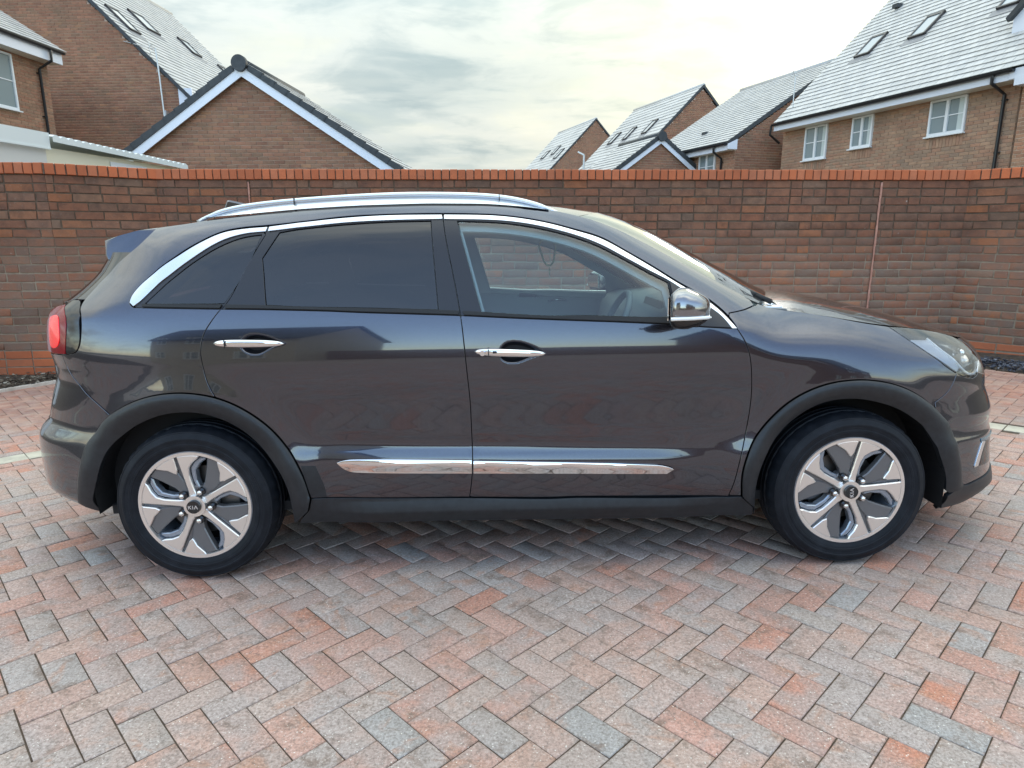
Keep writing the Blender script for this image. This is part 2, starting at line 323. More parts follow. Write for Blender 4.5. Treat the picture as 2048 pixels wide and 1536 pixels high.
def blocks(name, items, axes, material, parent, ch=.05, jit=.012, n_single=300, key=None, flatmesh=None):
    """items: list of (centre(3), (len_x, len_y, depth)); axes 3x3 rows = x dir, y dir, outward normal. First n_single become objects, the rest one mesh of kind stuff."""
    if not items: return
    A = np.array(axes, float); idx = list(range(len(items)))
    if key is not None: idx.sort(key=lambda i: key(items[i]))
    variants = []
    for s in range(6):
        v, f = unit_block(ch, jit, s); me = bpy.data.meshes.new(name); me.from_pydata(v.tolist(), [], f); me.update()
        me.materials.append(material); variants.append(me)
    rot = Matrix(A.tolist()).transposed().to_4x4()
    for i in idx[:n_single]:
        c, d = items[i][0], items[i][1]; ax = rot if len(items[i]) < 3 else Matrix(np.array(items[i][2]).tolist()).transposed().to_4x4()
        t = ax @ Matrix.Rotation(random.uniform(-.006, .006), 4, 'Z') @ Matrix.Diagonal((d[0], d[1], d[2], 1)); t.translation = Vector(c)
        link(name, variants[random.randrange(6)], parent, t)
    rest = idx[n_single:]
    if rest:
        V = []; F = []
        for k, i in enumerate(rest):
            c, d = np.array(items[i][0]), np.array(items[i][1]); ax = A if len(items[i]) < 3 else np.array(items[i][2])
            v, f = UB[rng.integers(6)] if ch == .05 else unit_block(ch, jit, int(rng.integers(1000)))
            V.append((v*d)@ax+c); F.append(np.array(f)+12*k)
        V = np.concatenate(V); F = np.concatenate(F)
        me = bpy.data.meshes.new(name); me.vertices.add(len(V)); me.vertices.foreach_set('co', V.ravel().astype(np.float32))
        me.loops.add(F.size); me.loops.foreach_set('vertex_index', F.ravel().astype(np.int32)); me.polygons.add(len(F))
        me.polygons.foreach_set('loop_start', (np.arange(len(F))*4).astype(np.int32)); me.update(calc_edges=True); me.validate()
        me.materials.append(material); o = link(name, me, parent); o['kind'] = 'stuff'
CAMW = np.array([0, 0, H])
def scr(P):
    """picture position used only to rank which blocks show largest"""
    P = np.atleast_2d(P)-CAMW; t = R(12.65); c, s = math.cos(t), math.sin(t); Y = P[:, 1]*c-P[:, 2]*s; Z = P[:, 1]*s+P[:, 2]*c
    return 1024+1320.5*P[:, 0]/Y, 768-1320.5*Z/Y, Y
# ------------------------------------------------------------------ ground
def gz(x, y):                       # height of the drive surface in world coordinates
    n = RGM @ Vector((0, 0, 1)); return -(n.x*x+n.y*y)/n.z + (H - (H*n.z)/n.z*1.0)*0 + (H-H/n.z)
g = mesh_obj('ground', [(-300, -300, -1.2), (300, -300, -1.2), (300, 400, -1.2), (-300, 400, -1.2)], [(0, 1, 2, 3)], M['grass']); g['kind'] = 'structure'
drive = mesh_obj('driveway', [(-40, -40, -.0042), (40, -40, -.0042), (40, 9.6, -.0042), (-40, 9.6, -.0042), (-40, -40, -.5), (40, -40, -.5), (40, 9.6, -.5), (-40, 9.6, -.5)],
    [(0, 1, 2, 3), (7, 6, 5, 4), (0, 4, 5, 1), (1, 5, 6, 2), (2, 6, 7, 3), (3, 7, 4, 0)], M['joint']); drive.matrix_world = MG; drive['kind'] = 'structure'
PP = .10024; an = R(44.197); LA = np.array([math.cos(an), math.sin(an)]); LB = np.array([math.sin(an), -math.cos(an)]); L0 = np.array([-1.45476, 1.69208])
K = 1.25
WP = [(-3.942*K-.62*K, 5.816*K-.07*K), (-3.942*K, 5.816*K), (-3.284*K, 6.369*K), (4.307*K, 6.464*K), (4.307*K+1.6*K, 6.464*K-1.6*K)]
WP[0] = (-3.942*K-1.5, 5.816*K-.17)
def side_of(p, a, b): return (b[0]-a[0])*(p[1]-a[1])-(b[1]-a[1])*(p[0]-a[0])
def in_court(x, y, m=0.0):
    for a, b in zip(WP[:-1], WP[1:]):
        L = math.hypot(b[0]-a[0], b[1]-a[1])
        if side_of((x, y), a, b)/L > -m and True:
            # only the segments facing this point count
            if a is WP[0] and x > WP[1][0]: continue
            if b is WP[-1] and x < WP[3][0]-1: continue
            return False
    return True
pav = []; buff = []
for i in range(-120, 130):
    for j in range(-100, 130):
        r = (i-j) % 4
        if r not in (0, 1): continue
        if r == 0: c2 = (i+.5, j+1.0); dims = (1, 2)
        else: c2 = (i+1.0, j+.5); dims = (2, 1)
        xy = L0+PP*(c2[0]*LA+c2[1]*LB)
        if not (-7.5 < xy[0] < 8.2 and -6.5 < xy[1] < 8.6): continue
        a_, b_ = c2
        inband = (-33.0 < b_ < -31.0 and a_ < 57.6) or (55.5 < a_ < 57.6 and b_ > -33.0)
        if inband: continue
        w = MG @ Vector((xy[0], xy[1], 0))
        if not in_court(w.x, w.y, .02): continue
        # beds at the foot of the wall
        if w.x < -3.6 and (w.x+5.162)*(.432)-(w.y-6.476)*(.235) < 0 and w.y > 6.0 and w.x < -4.4: continue
        if w.x > 4.2 and (w.x-4.985)*.332+(w.y-6.898)*.215 > 0: continue
        pav.append(((xy[0], xy[1], rng.uniform(-.0025, .0015)), (dims[0]*PP-.0043, dims[1]*PP-.0043, .03)))
k = -40.0
while k < 55.4:                                         # pale block course that frames the drive
    xy = L0+PP*((k+1.25)*LA-32.0*LB); w = MG @ Vector((xy[0], xy[1], 0))
    if in_court(w.x, w.y, .05): buff.append(((xy[0], xy[1], .001), (2.5*PP-.007, 1.75*PP, .03)))
    k += 2.5
k = -31.0
while k < 60:
    xy = L0+PP*(56.5*LA+(k+1.25)*LB); w = MG @ Vector((xy[0], xy[1], 0))
    if in_court(w.x, w.y, .05): buff.append(((xy[0], xy[1], .001), (1.75*PP, 2.5*PP-.007, .03)))
    k += 2.5
AX = [(LA[0], LA[1], 0), (-LB[0], -LB[1], 0), (0, 0, 1)]
def pkey(it):
    w = MG @ Vector(it[0]); u, v, d = scr((w.x, w.y, w.z)); 
    return float(d[0]) + (0 if (-60 < u[0] < 2110 and v[0] < 1600) else 50)
blocks('paver', pav, AX, M['paver'], drive, ch=.03, jit=.006, n_single=300, key=pkey)
blocks('buff_paver', buff, AX, M['paver_buff'], drive, ch=.03, jit=.01, n_single=300, key=pkey)
print('pavers', len(pav), 'buff', len(buff))

fp_ = mesh_obj('far_paving', [(-30, -30, -.002), (30, -30, -.002), (30, -6.42, -.002), (-30, -6.42, -.002)], [(0, 1, 2, 3)], M['paver_far']); fp_.matrix_world = MG; fp_['kind'] = 'structure'
# beds at the foot of the wall
def gpt(x, y, dz=0):
    return (x, y, gz(x, y)+dz)
bed = mesh_obj('soil_bed', [gpt(-7.2, 5.4, .02), gpt(-5.16, 6.45, .015), gpt(-4.90, 6.93, .015), gpt(-4.2, 7.35, .02), gpt(-4.0, 8.3, .07), gpt(-5.0, 7.5, .065), gpt(-7.3, 7.3, .07)], [(0, 1, 2, 3, 4, 5, 6)], M['soil']); bed['kind'] = 'structure'
bm = bmesh.new()
bar(bm, gpt(-5.7, 5.50, .0), gpt(-5.165, 6.478, .0), .05, .06); bar(bm, gpt(-5.165, 6.478, .0), gpt(-4.925, 6.92, .0), .05, .06); bar(bm, gpt(-4.925, 6.92, .0), gpt(-4.2, 7.36, .0), .05, .06)
tag(bm_obj('edging_kerb', bm, M['kerb']), 'thin pale concrete edging along the soil bed at the wall foot', 'kerb')
def chips(name, region, n, size, material, dzr):
    V = []; F = []
    for i in range(n):
        x, y = region(); s = size*random.uniform(.5, 1.3)
        a = np.array([[random.gauss(0, 1) for _ in range(3)] for _ in range(6)]); a /= np.linalg.norm(a, axis=1, keepdims=True); a *= s*np.array([1, .7, .35])
        th = random.uniform(0, 6.28); c_, s_ = math.cos(th), math.sin(th); a = a@np.array([[c_, s_, 0], [-s_, c_, 0], [0, 0, 1]])
        V.append(a+np.array([x, y, gz(x, y)+random.uniform(*dzr)]))
        F += [(6*i+p_, 6*i+q_, 6*i+r_) for p_, q_, r_ in ((0, 1, 2), (0, 2, 3), (1, 3, 4), (2, 4, 5), (0, 4, 5), (1, 2, 5), (0, 3, 5), (1, 2, 4))]
    o = mesh_obj(name, np.concatenate(V), F, material); o['kind'] = 'stuff'; return o
def r_left():
    t = random.random(); x = -6.4+2.4*t; e = np.interp(x, [-6.4, -5.16, -4.9, -4.0], [5.0, 6.5, 6.97, 7.5]); return x, e+random.random()*(np.interp(x, [-6.4, -4.93, -4.1], [7.2, 7.25, 7.9])-e)
def r_right():
    t = random.random(); a = np.array([4.55, 7.60])*(1-t)+np.array([6.2, 5.05])*t; return tuple(a+np.array([.84, .54])*random.random()*.85*(.6+.4*t))
mesh_obj('slate_bed', [gpt(4.4, 7.80, .008), gpt(4.985, 6.90, .006), gpt(6.4, 4.72, .006), gpt(7.8, 5.6, .02), gpt(5.4, 8.3, .02)], [(0, 1, 2, 3, 4)], M['soil'])['kind'] = 'structure'
chips('bark_chippings', r_left, 1500, .028, M['chips'], (.02, .075)); chips('slate_chippings', r_right, 2200, .030, M['slate'], (.005, .05))
tag_ = None

# ------------------------------------------------------------------ boundary wall
wall = thing('boundary_wall', 'long brown brick garden wall with orange brick-on-edge coping behind the dark car', 'wall')
TOP = H+.601*K; CT = .118; PZ = .0938; BL = .225*K; JT = .010*K
bricks = []; oranges = []; coping = []
core = bmesh.new(); ccore = bmesh.new()
for si, (a, b) in enumerate(zip(WP[:-1], WP[1:])):
    a = np.array(a); b = np.array(b); L = np.linalg.norm(b-a); u = (b-a)/L; nrm = np.array([u[1], -u[0]])
    if nrm[1] > 0: nrm = -nrm
    ax = [(u[0], u[1], 0), (0, 0, 1), (nrm[0], nrm[1], 0)]
    T0 = TOP-CT
    # mortar core a little behind the brick faces
    def q(t, d, z): p_ = a+u*t+nrm*d; return Vector((p_[0], p_[1], z))
    vs = [core.verts.new(q(t, d, z)) for t in (-(.15 if si >= 2 else 0), L+(.15 if si in (1, 2) else 0)) for d in (-.009, -.22) for z in (-.6, T0)]
    for f in ((0, 1, 5, 4), (2, 6, 7, 3), (1, 3, 7, 5), (0, 4, 6, 2), (0, 2, 3, 1), (4, 5, 7, 6)): core.faces.new([vs[i] for i in f])
    vs = [ccore.verts.new(q(t, d, z)) for t in (-.01, L+.01) for d in (.010, -.235) for z in (T0+.002, TOP-.012)]
    for f in ((0, 1, 5, 4), (2, 6, 7, 3), (1, 3, 7, 5), (0, 4, 6, 2), (0, 2, 3, 1), (4, 5, 7, 6)): ccore.faces.new([vs[i] for i in f])
    joints = []
    if si == 2:      # two movement joints, found in the photograph 0.9 m and 7.8 m along
        joints = [1.05, L-1.05]
    for row in range(26):
        zt = T0-.004-row*PZ; zb = zt-PZ+JT; 
        if zt < -.35: break
        x = -(.5*BL if row % 2 else 0)+random.uniform(-.01, .01)-(.1 if si in (0,) else 0); segs = []
        if si == 2: x = 1.05-BL*7-(.5*BL if row % 2 else 0)
        if si != 2: x -= .055
        while x < L+.055:
            w = BL if random.random() > .22 else BL*.5
            xa_, xb_ = x, x+w-JT; x += w
            for jx in joints:
                if xa_ < jx-.014 and xb_ > jx+.014: segs.append((xa_, jx-.014)); xa_ = jx+.014
                elif jx-.014 <= xa_ < jx+.014: xa_ = jx+.014
                elif jx-.014 < xb_ <= jx+.014: xb_ = jx-.014
            segs.append((xa_, xb_))
        for x0, x1 in segs:
            x0 = max(x0, -.05 if si >= 2 else .002); x1 = min(x1, L+(.05 if si in (1, 2) else -.002))
            if x1-x0 < .012: continue
            dz = random.uniform(-.0035, .0035); c2 = a+u*(x0+x1)/2+nrm*random.uniform(-.003, .003)
            it = ((c2[0], c2[1], (zt+zb)/2+dz), (x1-x0-random.uniform(0, .004), zt-zb-random.uniform(0, .006), .05), ax)
            (oranges if (zt+zb)/2 < -.075+.0*row+(.135 if si >= 2 else .03) and False or (zt+zb)/2 < {0: .10, 1: .10, 2: .08, 3: .115}[si] else bricks).append(it)
    n = max(1, round(L/(.075*K))); st = L/n
    for i in range(n):
        big = (si == 2 and (abs((i+.5)*st-1.05) < st*.5 or abs((i+.5)*st-(L-1.05)) < st*.5))
        c2 = a+u*((i+.5)*st)+nrm*(.028+random.uniform(-.002, .002))
        coping.append(((c2[0], c2[1], TOP-CT/2+random.uniform(-.002, .002)), (st-(.001 if big else .010)-random.uniform(0, .003), CT-.003, .27), ax))
bm_obj('mortar', core, M['mortar'], wall); bm_obj('coping_mortar', ccore, M['copmortar'], wall)
def wkey(it):
    u_, v_, d = scr(it[0]); u_ = u_[0]; v_ = v_[0]
    car = np.interp(u_, [60, 200, 320, 900, 1150, 1480, 1950, 2000], [900, 470, 440, 385, 425, 590, 690, 900])
    return (0 if (v_ < car and 0 <= u_ <= 2048) else 10)+(0 if -40 < u_ < 2090 else 20)+float(d[0])*.1+(0 if 60 < u_ < 1990 else -.5)
blocks('brick', bricks, np.eye(3), M['wallbrick'], wall, ch=.045, jit=.02, n_single=300, key=wkey)
blocks('orange_brick', oranges, np.eye(3), M['orange'], wall, ch=.04, jit=.01, n_single=300, key=wkey)
blocks('coping_brick', coping, np.eye(3), M['orange'], wall, ch=.05, jit=.008, n_single=300, key=wkey)
a = np.array(WP[2]); b = np.array(WP[3]); u = (b-a)/np.linalg.norm(b-a); L = np.linalg.norm(b-a)
for jx in (1.05, L-1.05):
    c2 = a+u*jx; bm = bmesh.new()
    pts = [(c2[0]+random.uniform(-.002, .002), c2[1]-.004, z) for z in np.arange(-.2, TOP-CT-.004, .05)]
    tube(bm, pts, [.011+random.uniform(-.002, .003) for _ in pts], 6); bm_obj('movement_joint', bm, M['seal'], wall, smooth=True)

# ------------------------------------------------------------------ houses
def frame(o, d):
    d = np.array(d, float); d /= np.linalg.norm(d); v = np.array([d[1], -d[0]])
    m = Matrix(((v[0], d[0], 0, o[0]), (v[1], d[1], 0, o[1]), (0, 0, 1, 0), (0, 0, 0, 1))); return m
DL = (.06, .998); DR = (-.306, .952)
def brick_face(parent, plane, rng_u, rng_z, keep, material, mortar, mtx, n_single=300, face='front', mort=True, name='brick', pitch=(.225, .075), wins=()):
    """courses of brick on a face of a building. plane: fixed local coordinate; face 'front' looks to -y, 'left' to -x, 'right' to +x"""
    if face == 'front': ax = [(1, 0, 0), (0, 0, 1), (0, -1, 0)]; mk = lambda s, z, o: (s, plane-o, z)
    elif face == 'left': ax = [(0, -1, 0), (0, 0, 1), (-1, 0, 0)]; mk = lambda s, z, o: (plane-o, s, z)
    else: ax = [(0, 1, 0), (0, 0, 1), (1, 0, 0)]; mk = lambda s, z, o: (plane+o, s, z)
    items = []; row = 0; z = rng_z[1]
    while z > rng_z[0]:
        zc_ = z-pitch[1]/2; x = rng_u[0]-(pitch[0]*.5 if row % 2 else 0)
        while x < rng_u[1]:
            pc = [(max(x, rng_u[0]), min(x+pitch[0]-.010, rng_u[1]))]
            for a_, b_, c_, d_ in wins:
                if c_-.05 < zc_ < d_:
                    pc = [q_ for p_, r_ in pc for q_ in (((p_, min(r_, a_-.004)), (max(p_, b_+.004), r_)) if p_ < b_ and r_ > a_ else ((p_, r_),))]
            for x0, x1 in pc:
                if x1-x0 > .02 and keep((x0+x1)/2, zc_, (x1-x0)/2): items.append((mk((x0+x1)/2, zc_+random.uniform(-.001, .001), random.uniform(-.001, .002)), (x1-x0, pitch[1]-.011, .03)))
            x += pitch[0]
        z -= pitch[1]; row += 1
    def key(it):
        w = mtx @ Vector(it[0]); u_, v_, d = scr((w.x, w.y, w.z)); return float(d[0])+(0 if (-20 < u_[0] < 2068 and -20 < v_[0] < 345) else 100)
    blocks(name, items, ax, material, parent, ch=.05, jit=.01, n_single=n_single, key=key); return items
def roof_slope(parent, eave_x, eave_z, pitch, side, y0, y1, slope_len, gauge, width, mtx, n_single=300, name='roof_tile', joints=True, holes=(), smat=None):
    """side=-1: slope rising towards +x (visible from the left); side=+1: rising towards -x"""
    cp, sp = math.cos(R(pitch)), math.sin(R(pitch)); s_ = -side
    V = np.array([s_*cp, 0, sp]); N_ = np.array([-s_*sp, 0, cp]); U = np.array([0, 1.0, 0])
    items = []; rows = int(round(slope_len/gauge)); tilt = math.atan2(.019, gauge)
    Vt = V*math.cos(tilt)-N_*math.sin(tilt); Nt = N_*math.cos(tilt)+V*math.sin(tilt)
    Xa = -side*U if False else U
    ax = [tuple(Xa), tuple(Vt), tuple(Nt)]
    if np.dot(np.cross(ax[0], ax[1]), ax[2]) < 0: ax[0] = tuple(-np.array(ax[0]))
    for r in range(rows):
        y = y0-(width*.5 if r % 2 else 0)
        W = width if joints else 1.2
        while y < y1-.01:
            ya = max(y, y0); yb = min(y+W-.008, y1)
            sc_ = (r+.5)*gauge
            if yb-ya > .03 and not any(h0 < (ya+yb)/2 < h1 and s0 < sc_ < s1 for h0, h1, s0, s1 in holes):
                c = np.array([eave_x, (ya+yb)/2, eave_z])+V*sc_+N_*(.021+random.uniform(-.001, .0015))
                items.append((tuple(c), (yb-ya, gauge*1.04, .014)))
            y += W
    def key(it):
        w = mtx @ Vector(it[0]); u_, v_, d = scr((w.x, w.y, w.z)); return float(d[0])+(0 if (-20 < u_[0] < 2068 and -20 < v_[0] < 345) else 100)
    blocks(name, items, ax, smat or M['tile'], parent, ch=.02, jit=.004, n_single=n_single, key=key)
    return V, N_
def rooflight(parent, eave, V, N_, y0, y1, s0, s1):
    """rooflight lying on the slope: sub-parts frame and pane"""
    E = Vector(eave); V = Vector(V); N_ = Vector(N_); U = Vector((0, 1, 0))
    m = Matrix((U, V, N_)).transposed().to_4x4(); m.translation = E
    bm = bmesh.new(); t = .05
    for (a0, a1, b0, b1) in ((y0, y1, s0, s0+t), (y0, y1, s1-t*1.6, s1), (y0, y0+t, s0, s1), (y1-t, y1, s0, s1)): box(bm, a0, a1, b0, b1, .02, .085, 0, m)
    o = bm_obj('rooflight', bm, M['hood_metal'], parent)
    bm = bmesh.new(); box(bm, y0+t, y1-t, s0+t, s1-t*1.6, .03, .066, 0, m); bm_obj('pane', bm, M['skyglass'], o)
    bm = bmesh.new(); box(bm, y0-.08, y1+.08, s0-.22, s0+.0, .018, .030, 0, m); bm_obj('flashing', bm, noisyflash, o)
noisyflash = mat('lead_flashing', (.22, .22, .23), .5)
def window(parent, mk, s0, s1, z0, z1, out, split=2, curtain=True, sill=True):
    """upvc casement. mk(s, z, o) -> local point, o outward from the wall face"""
    def bx(bm, a0, a1, c0, c1, o0, o1):
        pts = [mk(s, z, o) for s in (a0, a1) for z in (c0, c1) for o in (o0, o1)]; vs = [bm.verts.new(p_) for p_ in pts]
        for f in ((0, 1, 3, 2), (4, 6, 7, 5), (0, 4, 5, 1), (2, 3, 7, 6), (0, 2, 6, 4), (1, 5, 7, 3)): bm.faces.new([vs[i] for i in f])
    t = .045; bm = bmesh.new()
    bx(bm, s0, s1, z0, z0+t*1.3, -.05, .0); bx(bm, s0, s1, z1-t, z1, -.05, .0); bx(bm, s0, s0+t, z0+t*1.3, z1-t, -.05, .0); bx(bm, s1-t, s1, z0+t*1.3, z1-t, -.05, .0)
    w = (s1-s0)/split
    for i in range(1, split): bx(bm, s0+w*i-t*.75, s0+w*i+t*.75, z0+t*1.3, z1-t, -.05, .004)
    o = bm_obj('window', bm, M['upvc'], parent)
    bm = bmesh.new(); zm = z0+(z1-z0)*.52
    for i in range(split): bx(bm, s0+w*i+t*.7, s0+w*(i+1)-t*.7, zm-.011, zm+.011, -.03, -.018)
    bm_obj('glazing_bar', bm, M['upvc'], o)
    for i in range(split):
        bm = bmesh.new(); bx(bm, s0+w*i+t*.6, s0+w*(i+1)-t*.6, z0+t, z1-t*.8, -.045, -.032); bm_obj('pane', bm, M['hglass'], o)
    if curtain:
        bm = bmesh.new(); bx(bm, s0+t*1.4, s0+t*1.4+w*.28, z0+t, z1-t, -.031, -.0305); bm_obj('curtain', bm, M['curtain'], o)
    if sill:
        bm = bmesh.new(); bx(bm, s0-.04, s1+.04, z0-.03, z0-.002, -.03, .05); bm_obj('sill', bm, M['upvc'], o)
    return o
def gable_house(name, label, cat, o, d, hw, length, eave_z, apex_z, base, brick, mortar, far_roof=True, verge=.12, barge=0.0, barge_mat=None, oe=.25, front_bricks=300, side=-1, side_bricks=0, tiles=300, gauge=.19, width=.24, tile_joints=True, holes=(), eave_over=None, both=False, cut=None, front_rng=None, no_front=False):
    """apex_z and eave_z are heights of the roof surface at the ridge and above the outer wall face; x across, y along the ridge away from the viewer"""
    mtx = frame(o, d); t = thing(name, label, cat, mw=mtx)
    pitch = math.degrees(math.atan2(apex_z-eave_z, hw)); tp = math.tan(R(pitch))
    bm = bmesh.new(); z1 = eave_z-.16; za = apex_z-.16
    P5 = [(-hw, base), (hw, base), (hw, z1), (0, za), (-hw, z1)]
    fr_ = [bm.verts.new((x, .012, z)) for x, z in P5]; bk = [bm.verts.new((x, length, z)) for x, z in P5]
    bm.faces.new(fr_); bm.faces.new(bk[::-1])
    for i in range(5): bm.faces.new((fr_[i], bk[i], bk[(i+1) % 5], fr_[(i+1) % 5]))
    bm_obj('wall', bm, mortar, t)
    if not no_front:
        keep = lambda x, z, h2: z+.04 < z1+(hw-abs(x))*tp+.07 and (cut is None or cut(x, z))
        u0, u1 = front_rng or (-hw, hw)
        zhi = za
        brick_face(t, 0.0, (u0, u1), (max(base, 1.7), zhi), keep, brick, mortar, mtx, n_single=front_bricks)
    # roof deck
    eo = hw+oe; ze = apex_z-eo*tp
    for s_ in (-1, 1):
        bm = bmesh.new(); y0 = -verge; y1 = length+verge
        vs = [bm.verts.new(p_) for p_ in ((0, y0, apex_z), (0, y1, apex_z), (s_*eo, y1, ze), (s_*eo, y0, ze), (0, y0, apex_z-.09), (0, y1, apex_z-.09), (s_*eo, y1, ze-.09), (s_*eo, y0, ze-.09))]
        for f in ((0, 1, 2, 3), (7, 6, 5, 4), (0, 3, 7, 4), (3, 2, 6, 7), (2, 1, 5, 6)): bm.faces.new([vs[i] for i in f])
        bm_obj('roof', bm, M['tile_dark'], t)
    sl_ = eo/math.cos(R(pitch)); VN = None
    for s_ in ((-1, 1) if both else (side,)):
        VN = roof_slope(t, s_*eo, ze, pitch, s_, -verge, length+verge, sl_-.02, gauge, width, mtx, n_single=tiles, joints=tile_joints, holes=holes if s_ == side else ())
    bm = bmesh.new(); tube(bm, [(0, -verge-.02, apex_z-.01), (0, length+verge, apex_z-.01)], .085, 10); bm_obj('ridge_tile', bm, M['tile_dark'] if barge else M['tile'], t, smooth=True)
    if barge:
        for s_ in (-1, 1):
            bm = bmesh.new(); dz = barge
            a3 = [(0, apex_z-.075), (s_*eo, ze-.075), (s_*eo, ze-.075-dz), (0, apex_z-.075-dz)]
            vs = [bm.verts.new((x, y, z)) for y in (-verge-.02, -verge+.005) for x, z in a3]
            for f in ((0, 1, 2, 3), (7, 6, 5, 4), (0, 4, 5, 1), (1, 5, 6, 2), (2, 6, 7, 3), (3, 7, 4, 0)): bm.faces.new([vs[i] for i in f])
            bm_obj('bargeboard', bm, barge_mat or M['barge'], t)
            # dry verge units: stepped dark caps along the edge
            bm = bmesh.new(); n = int(sl_/gauge)
            for i in range(n):
                s0 = i*gauge; s1 = s0+gauge*1.05; cx = lambda q_: s_*(eo-q_*math.cos(R(pitch))); cz = lambda q_: ze+q_*math.sin(R(pitch))
                nx, nz = s_*math.sin(R(pitch)), math.cos(R(pitch)); lo = .050; hi = .028
                P8 = [(cx(s0)+nx*lo, cz(s0)+nz*lo), (cx(s1)+nx*hi, cz(s1)+nz*hi), (cx(s1)-nx*.085, cz(s1)-nz*.085), (cx(s0)-nx*.085, cz(s0)-nz*.085)]
                vs = [bm.verts.new((x, y, z)) for y in (-verge-.045, -verge+.03) for x, z in P8]
                for f in ((0, 1, 2, 3), (7, 6, 5, 4), (0, 4, 5, 1), (1, 5, 6, 2), (2, 6, 7, 3), (3, 7, 4, 0)): bm.faces.new([vs[i] for i in f])
            bm_obj('verge_trim', bm, M['tile_dark'], t)
        bm = bmesh.new(); r_ = bmesh.ops.create_cone(bm, segments=20, radius1=.155, radius2=.155, depth=.10, cap_ends=True, matrix=Matrix.Translation((0, -verge-.05, apex_z-.055)) @ Matrix.Rotation(R(90), 4, 'X')); bm_obj('ridge_end_cap', bm, M['tile_dark'], t, auto=40)
    else:
        for s_ in (-1, 1):
            bm = bmesh.new(); a3 = [(0, apex_z+.03), (s_*eo, ze+.03), (s_*eo, ze-.10), (0, apex_z-.10)]
            vs = [bm.verts.new((x, y, z)) for y in (-verge-.03, -verge+.02) for x, z in a3]
            for f in ((0, 1, 2, 3), (7, 6, 5, 4), (0, 4, 5, 1), (1, 5, 6, 2), (2, 6, 7, 3), (3, 7, 4, 0)): bm.faces.new([vs[i] for i in f])
            bm_obj('verge_trim', bm, M['tile_dark'], t)
    return t, mtx, VN, (eo, ze, pitch)
def eaves(parent, x, s_, y0, y1, z, wallx, soffit=.18, downpipes=()):
    """fascia, soffit, gutter with downpipes under the eave at x; s_=-1 for the left side"""
    bm = bmesh.new(); box(bm, min(x, x-s_*.02), max(x, x-s_*.02), y0, y1, z-soffit-.02, z-.03); bm_obj('fascia', bm, M['barge'], parent)
    bm = bmesh.new(); box(bm, min(x-s_*.02, wallx), max(x-s_*.02, wallx), y0, y1, z-soffit-.02, z-soffit); bm_obj('soffit', bm, M['upvc_cream'], parent)
    bm = bmesh.new(); n = 8; prof = [(x+s_*(.055-.055*math.cos(math.pi*i/n)), z-.035-.055*math.sin(math.pi*i/n)) for i in range(n+1)]
    for i in range(n):
        a, b = prof[i], prof[i+1]; bm.faces.new([bm.verts.new(p_) for p_ in ((a[0], y0, a[1]), (b[0], y0, b[1]), (b[0], y1, b[1]), (a[0], y1, a[1]))])
    for yy in (y0, y1): bm.faces.new([bm.verts.new((p_[0], yy, p_[1])) for p_ in prof])
    box(bm, min(x, x+s_*.115), max(x, x+s_*.115), y0, y1, z-.042, z-.032)
    gu = bm_obj('gutter', bm, M['black_pvc'], parent)
    for yy, bottom in downpipes:
        bm = bmesh.new(); tube(bm, [(x+s_*.055, yy, z-.08), (x+s_*.055, yy, z-soffit-.02), (wallx+s_*.06, yy, z-soffit-.20), (wallx+s_*.06, yy, bottom)], .034, 10)
        for zz in np.arange(z-soffit-.3, bottom, -1.0): box(bm, min(wallx, wallx+s_*.07), max(wallx, wallx+s_*.07), yy-.05, yy+.05, zz-.012, zz+.012)
        bm_obj('downpipe', bm, M['black_pvc'], parent, smooth=False, auto=40)

# left garage: gable towards us
t, m_, vn, e_ = gable_house('brick_garage', 'brown brick garage gable with pale blue-white bargeboards just behind the wall', 'garage', (-5.42, 14.4), DL, 3.0, 3.1, 2.79, 4.75, -1.0, M['hbrick'], M['hmortar'], barge=.215, oe=.45, verge=.12, front_bricks=300, side=1, tiles=300, gauge=.30, width=.33)
# tall house behind it
lw = 4.28; ap = 9.80
HOL = [(2.25, 3.25, 1.78+1.9, 2.95+1.9)]
t, m_, vn, e_ = gable_house('tall_gable_house', 'tall brown brick house on the left with rooflights on its steep pale roof', 'house', (-11.82-2.0*.998, 20.41+2.0*.06), DL, lw, 7.8, ap-lw*.99, ap, -1.0, M['hbrick'], M['hmortar'], oe=.42, verge=.04, side=1, tiles=300, gauge=.2, width=.26, front_rng=(-2.5, lw), cut=lambda x, z: z < 9.0)
eo, ze, pt = e_; sl_ = lambda x: (eo-x)/math.cos(R(pt))
for (x0, y0, x1, y1) in ((2.0, .56, 2.68, 1.1), (1.55, 2.38, 2.15, 3.1), (1.68, 4.95, 2.22, 5.55), (2.17, 6.75, 2.7, 7.3)):
    rooflight(t, (eo, 0, ze), vn[0], vn[1], y0, y1, sl_(x1), sl_(x0))
bm = bmesh.new(); box(bm, lw, lw+.40, -.02, .02, 4.85, 5.45); box(bm, lw+.38, lw+.40, 0, 7.8, 4.95, 5.12); bm_obj('soffit_box', bm, M['barge'], t)
bm = bmesh.new(); box(bm, eo-.02, eo+.1, -.02, 7.8, ze-.10, ze-.02); bm_obj('gutter', bm, M['black_pvc'], t)
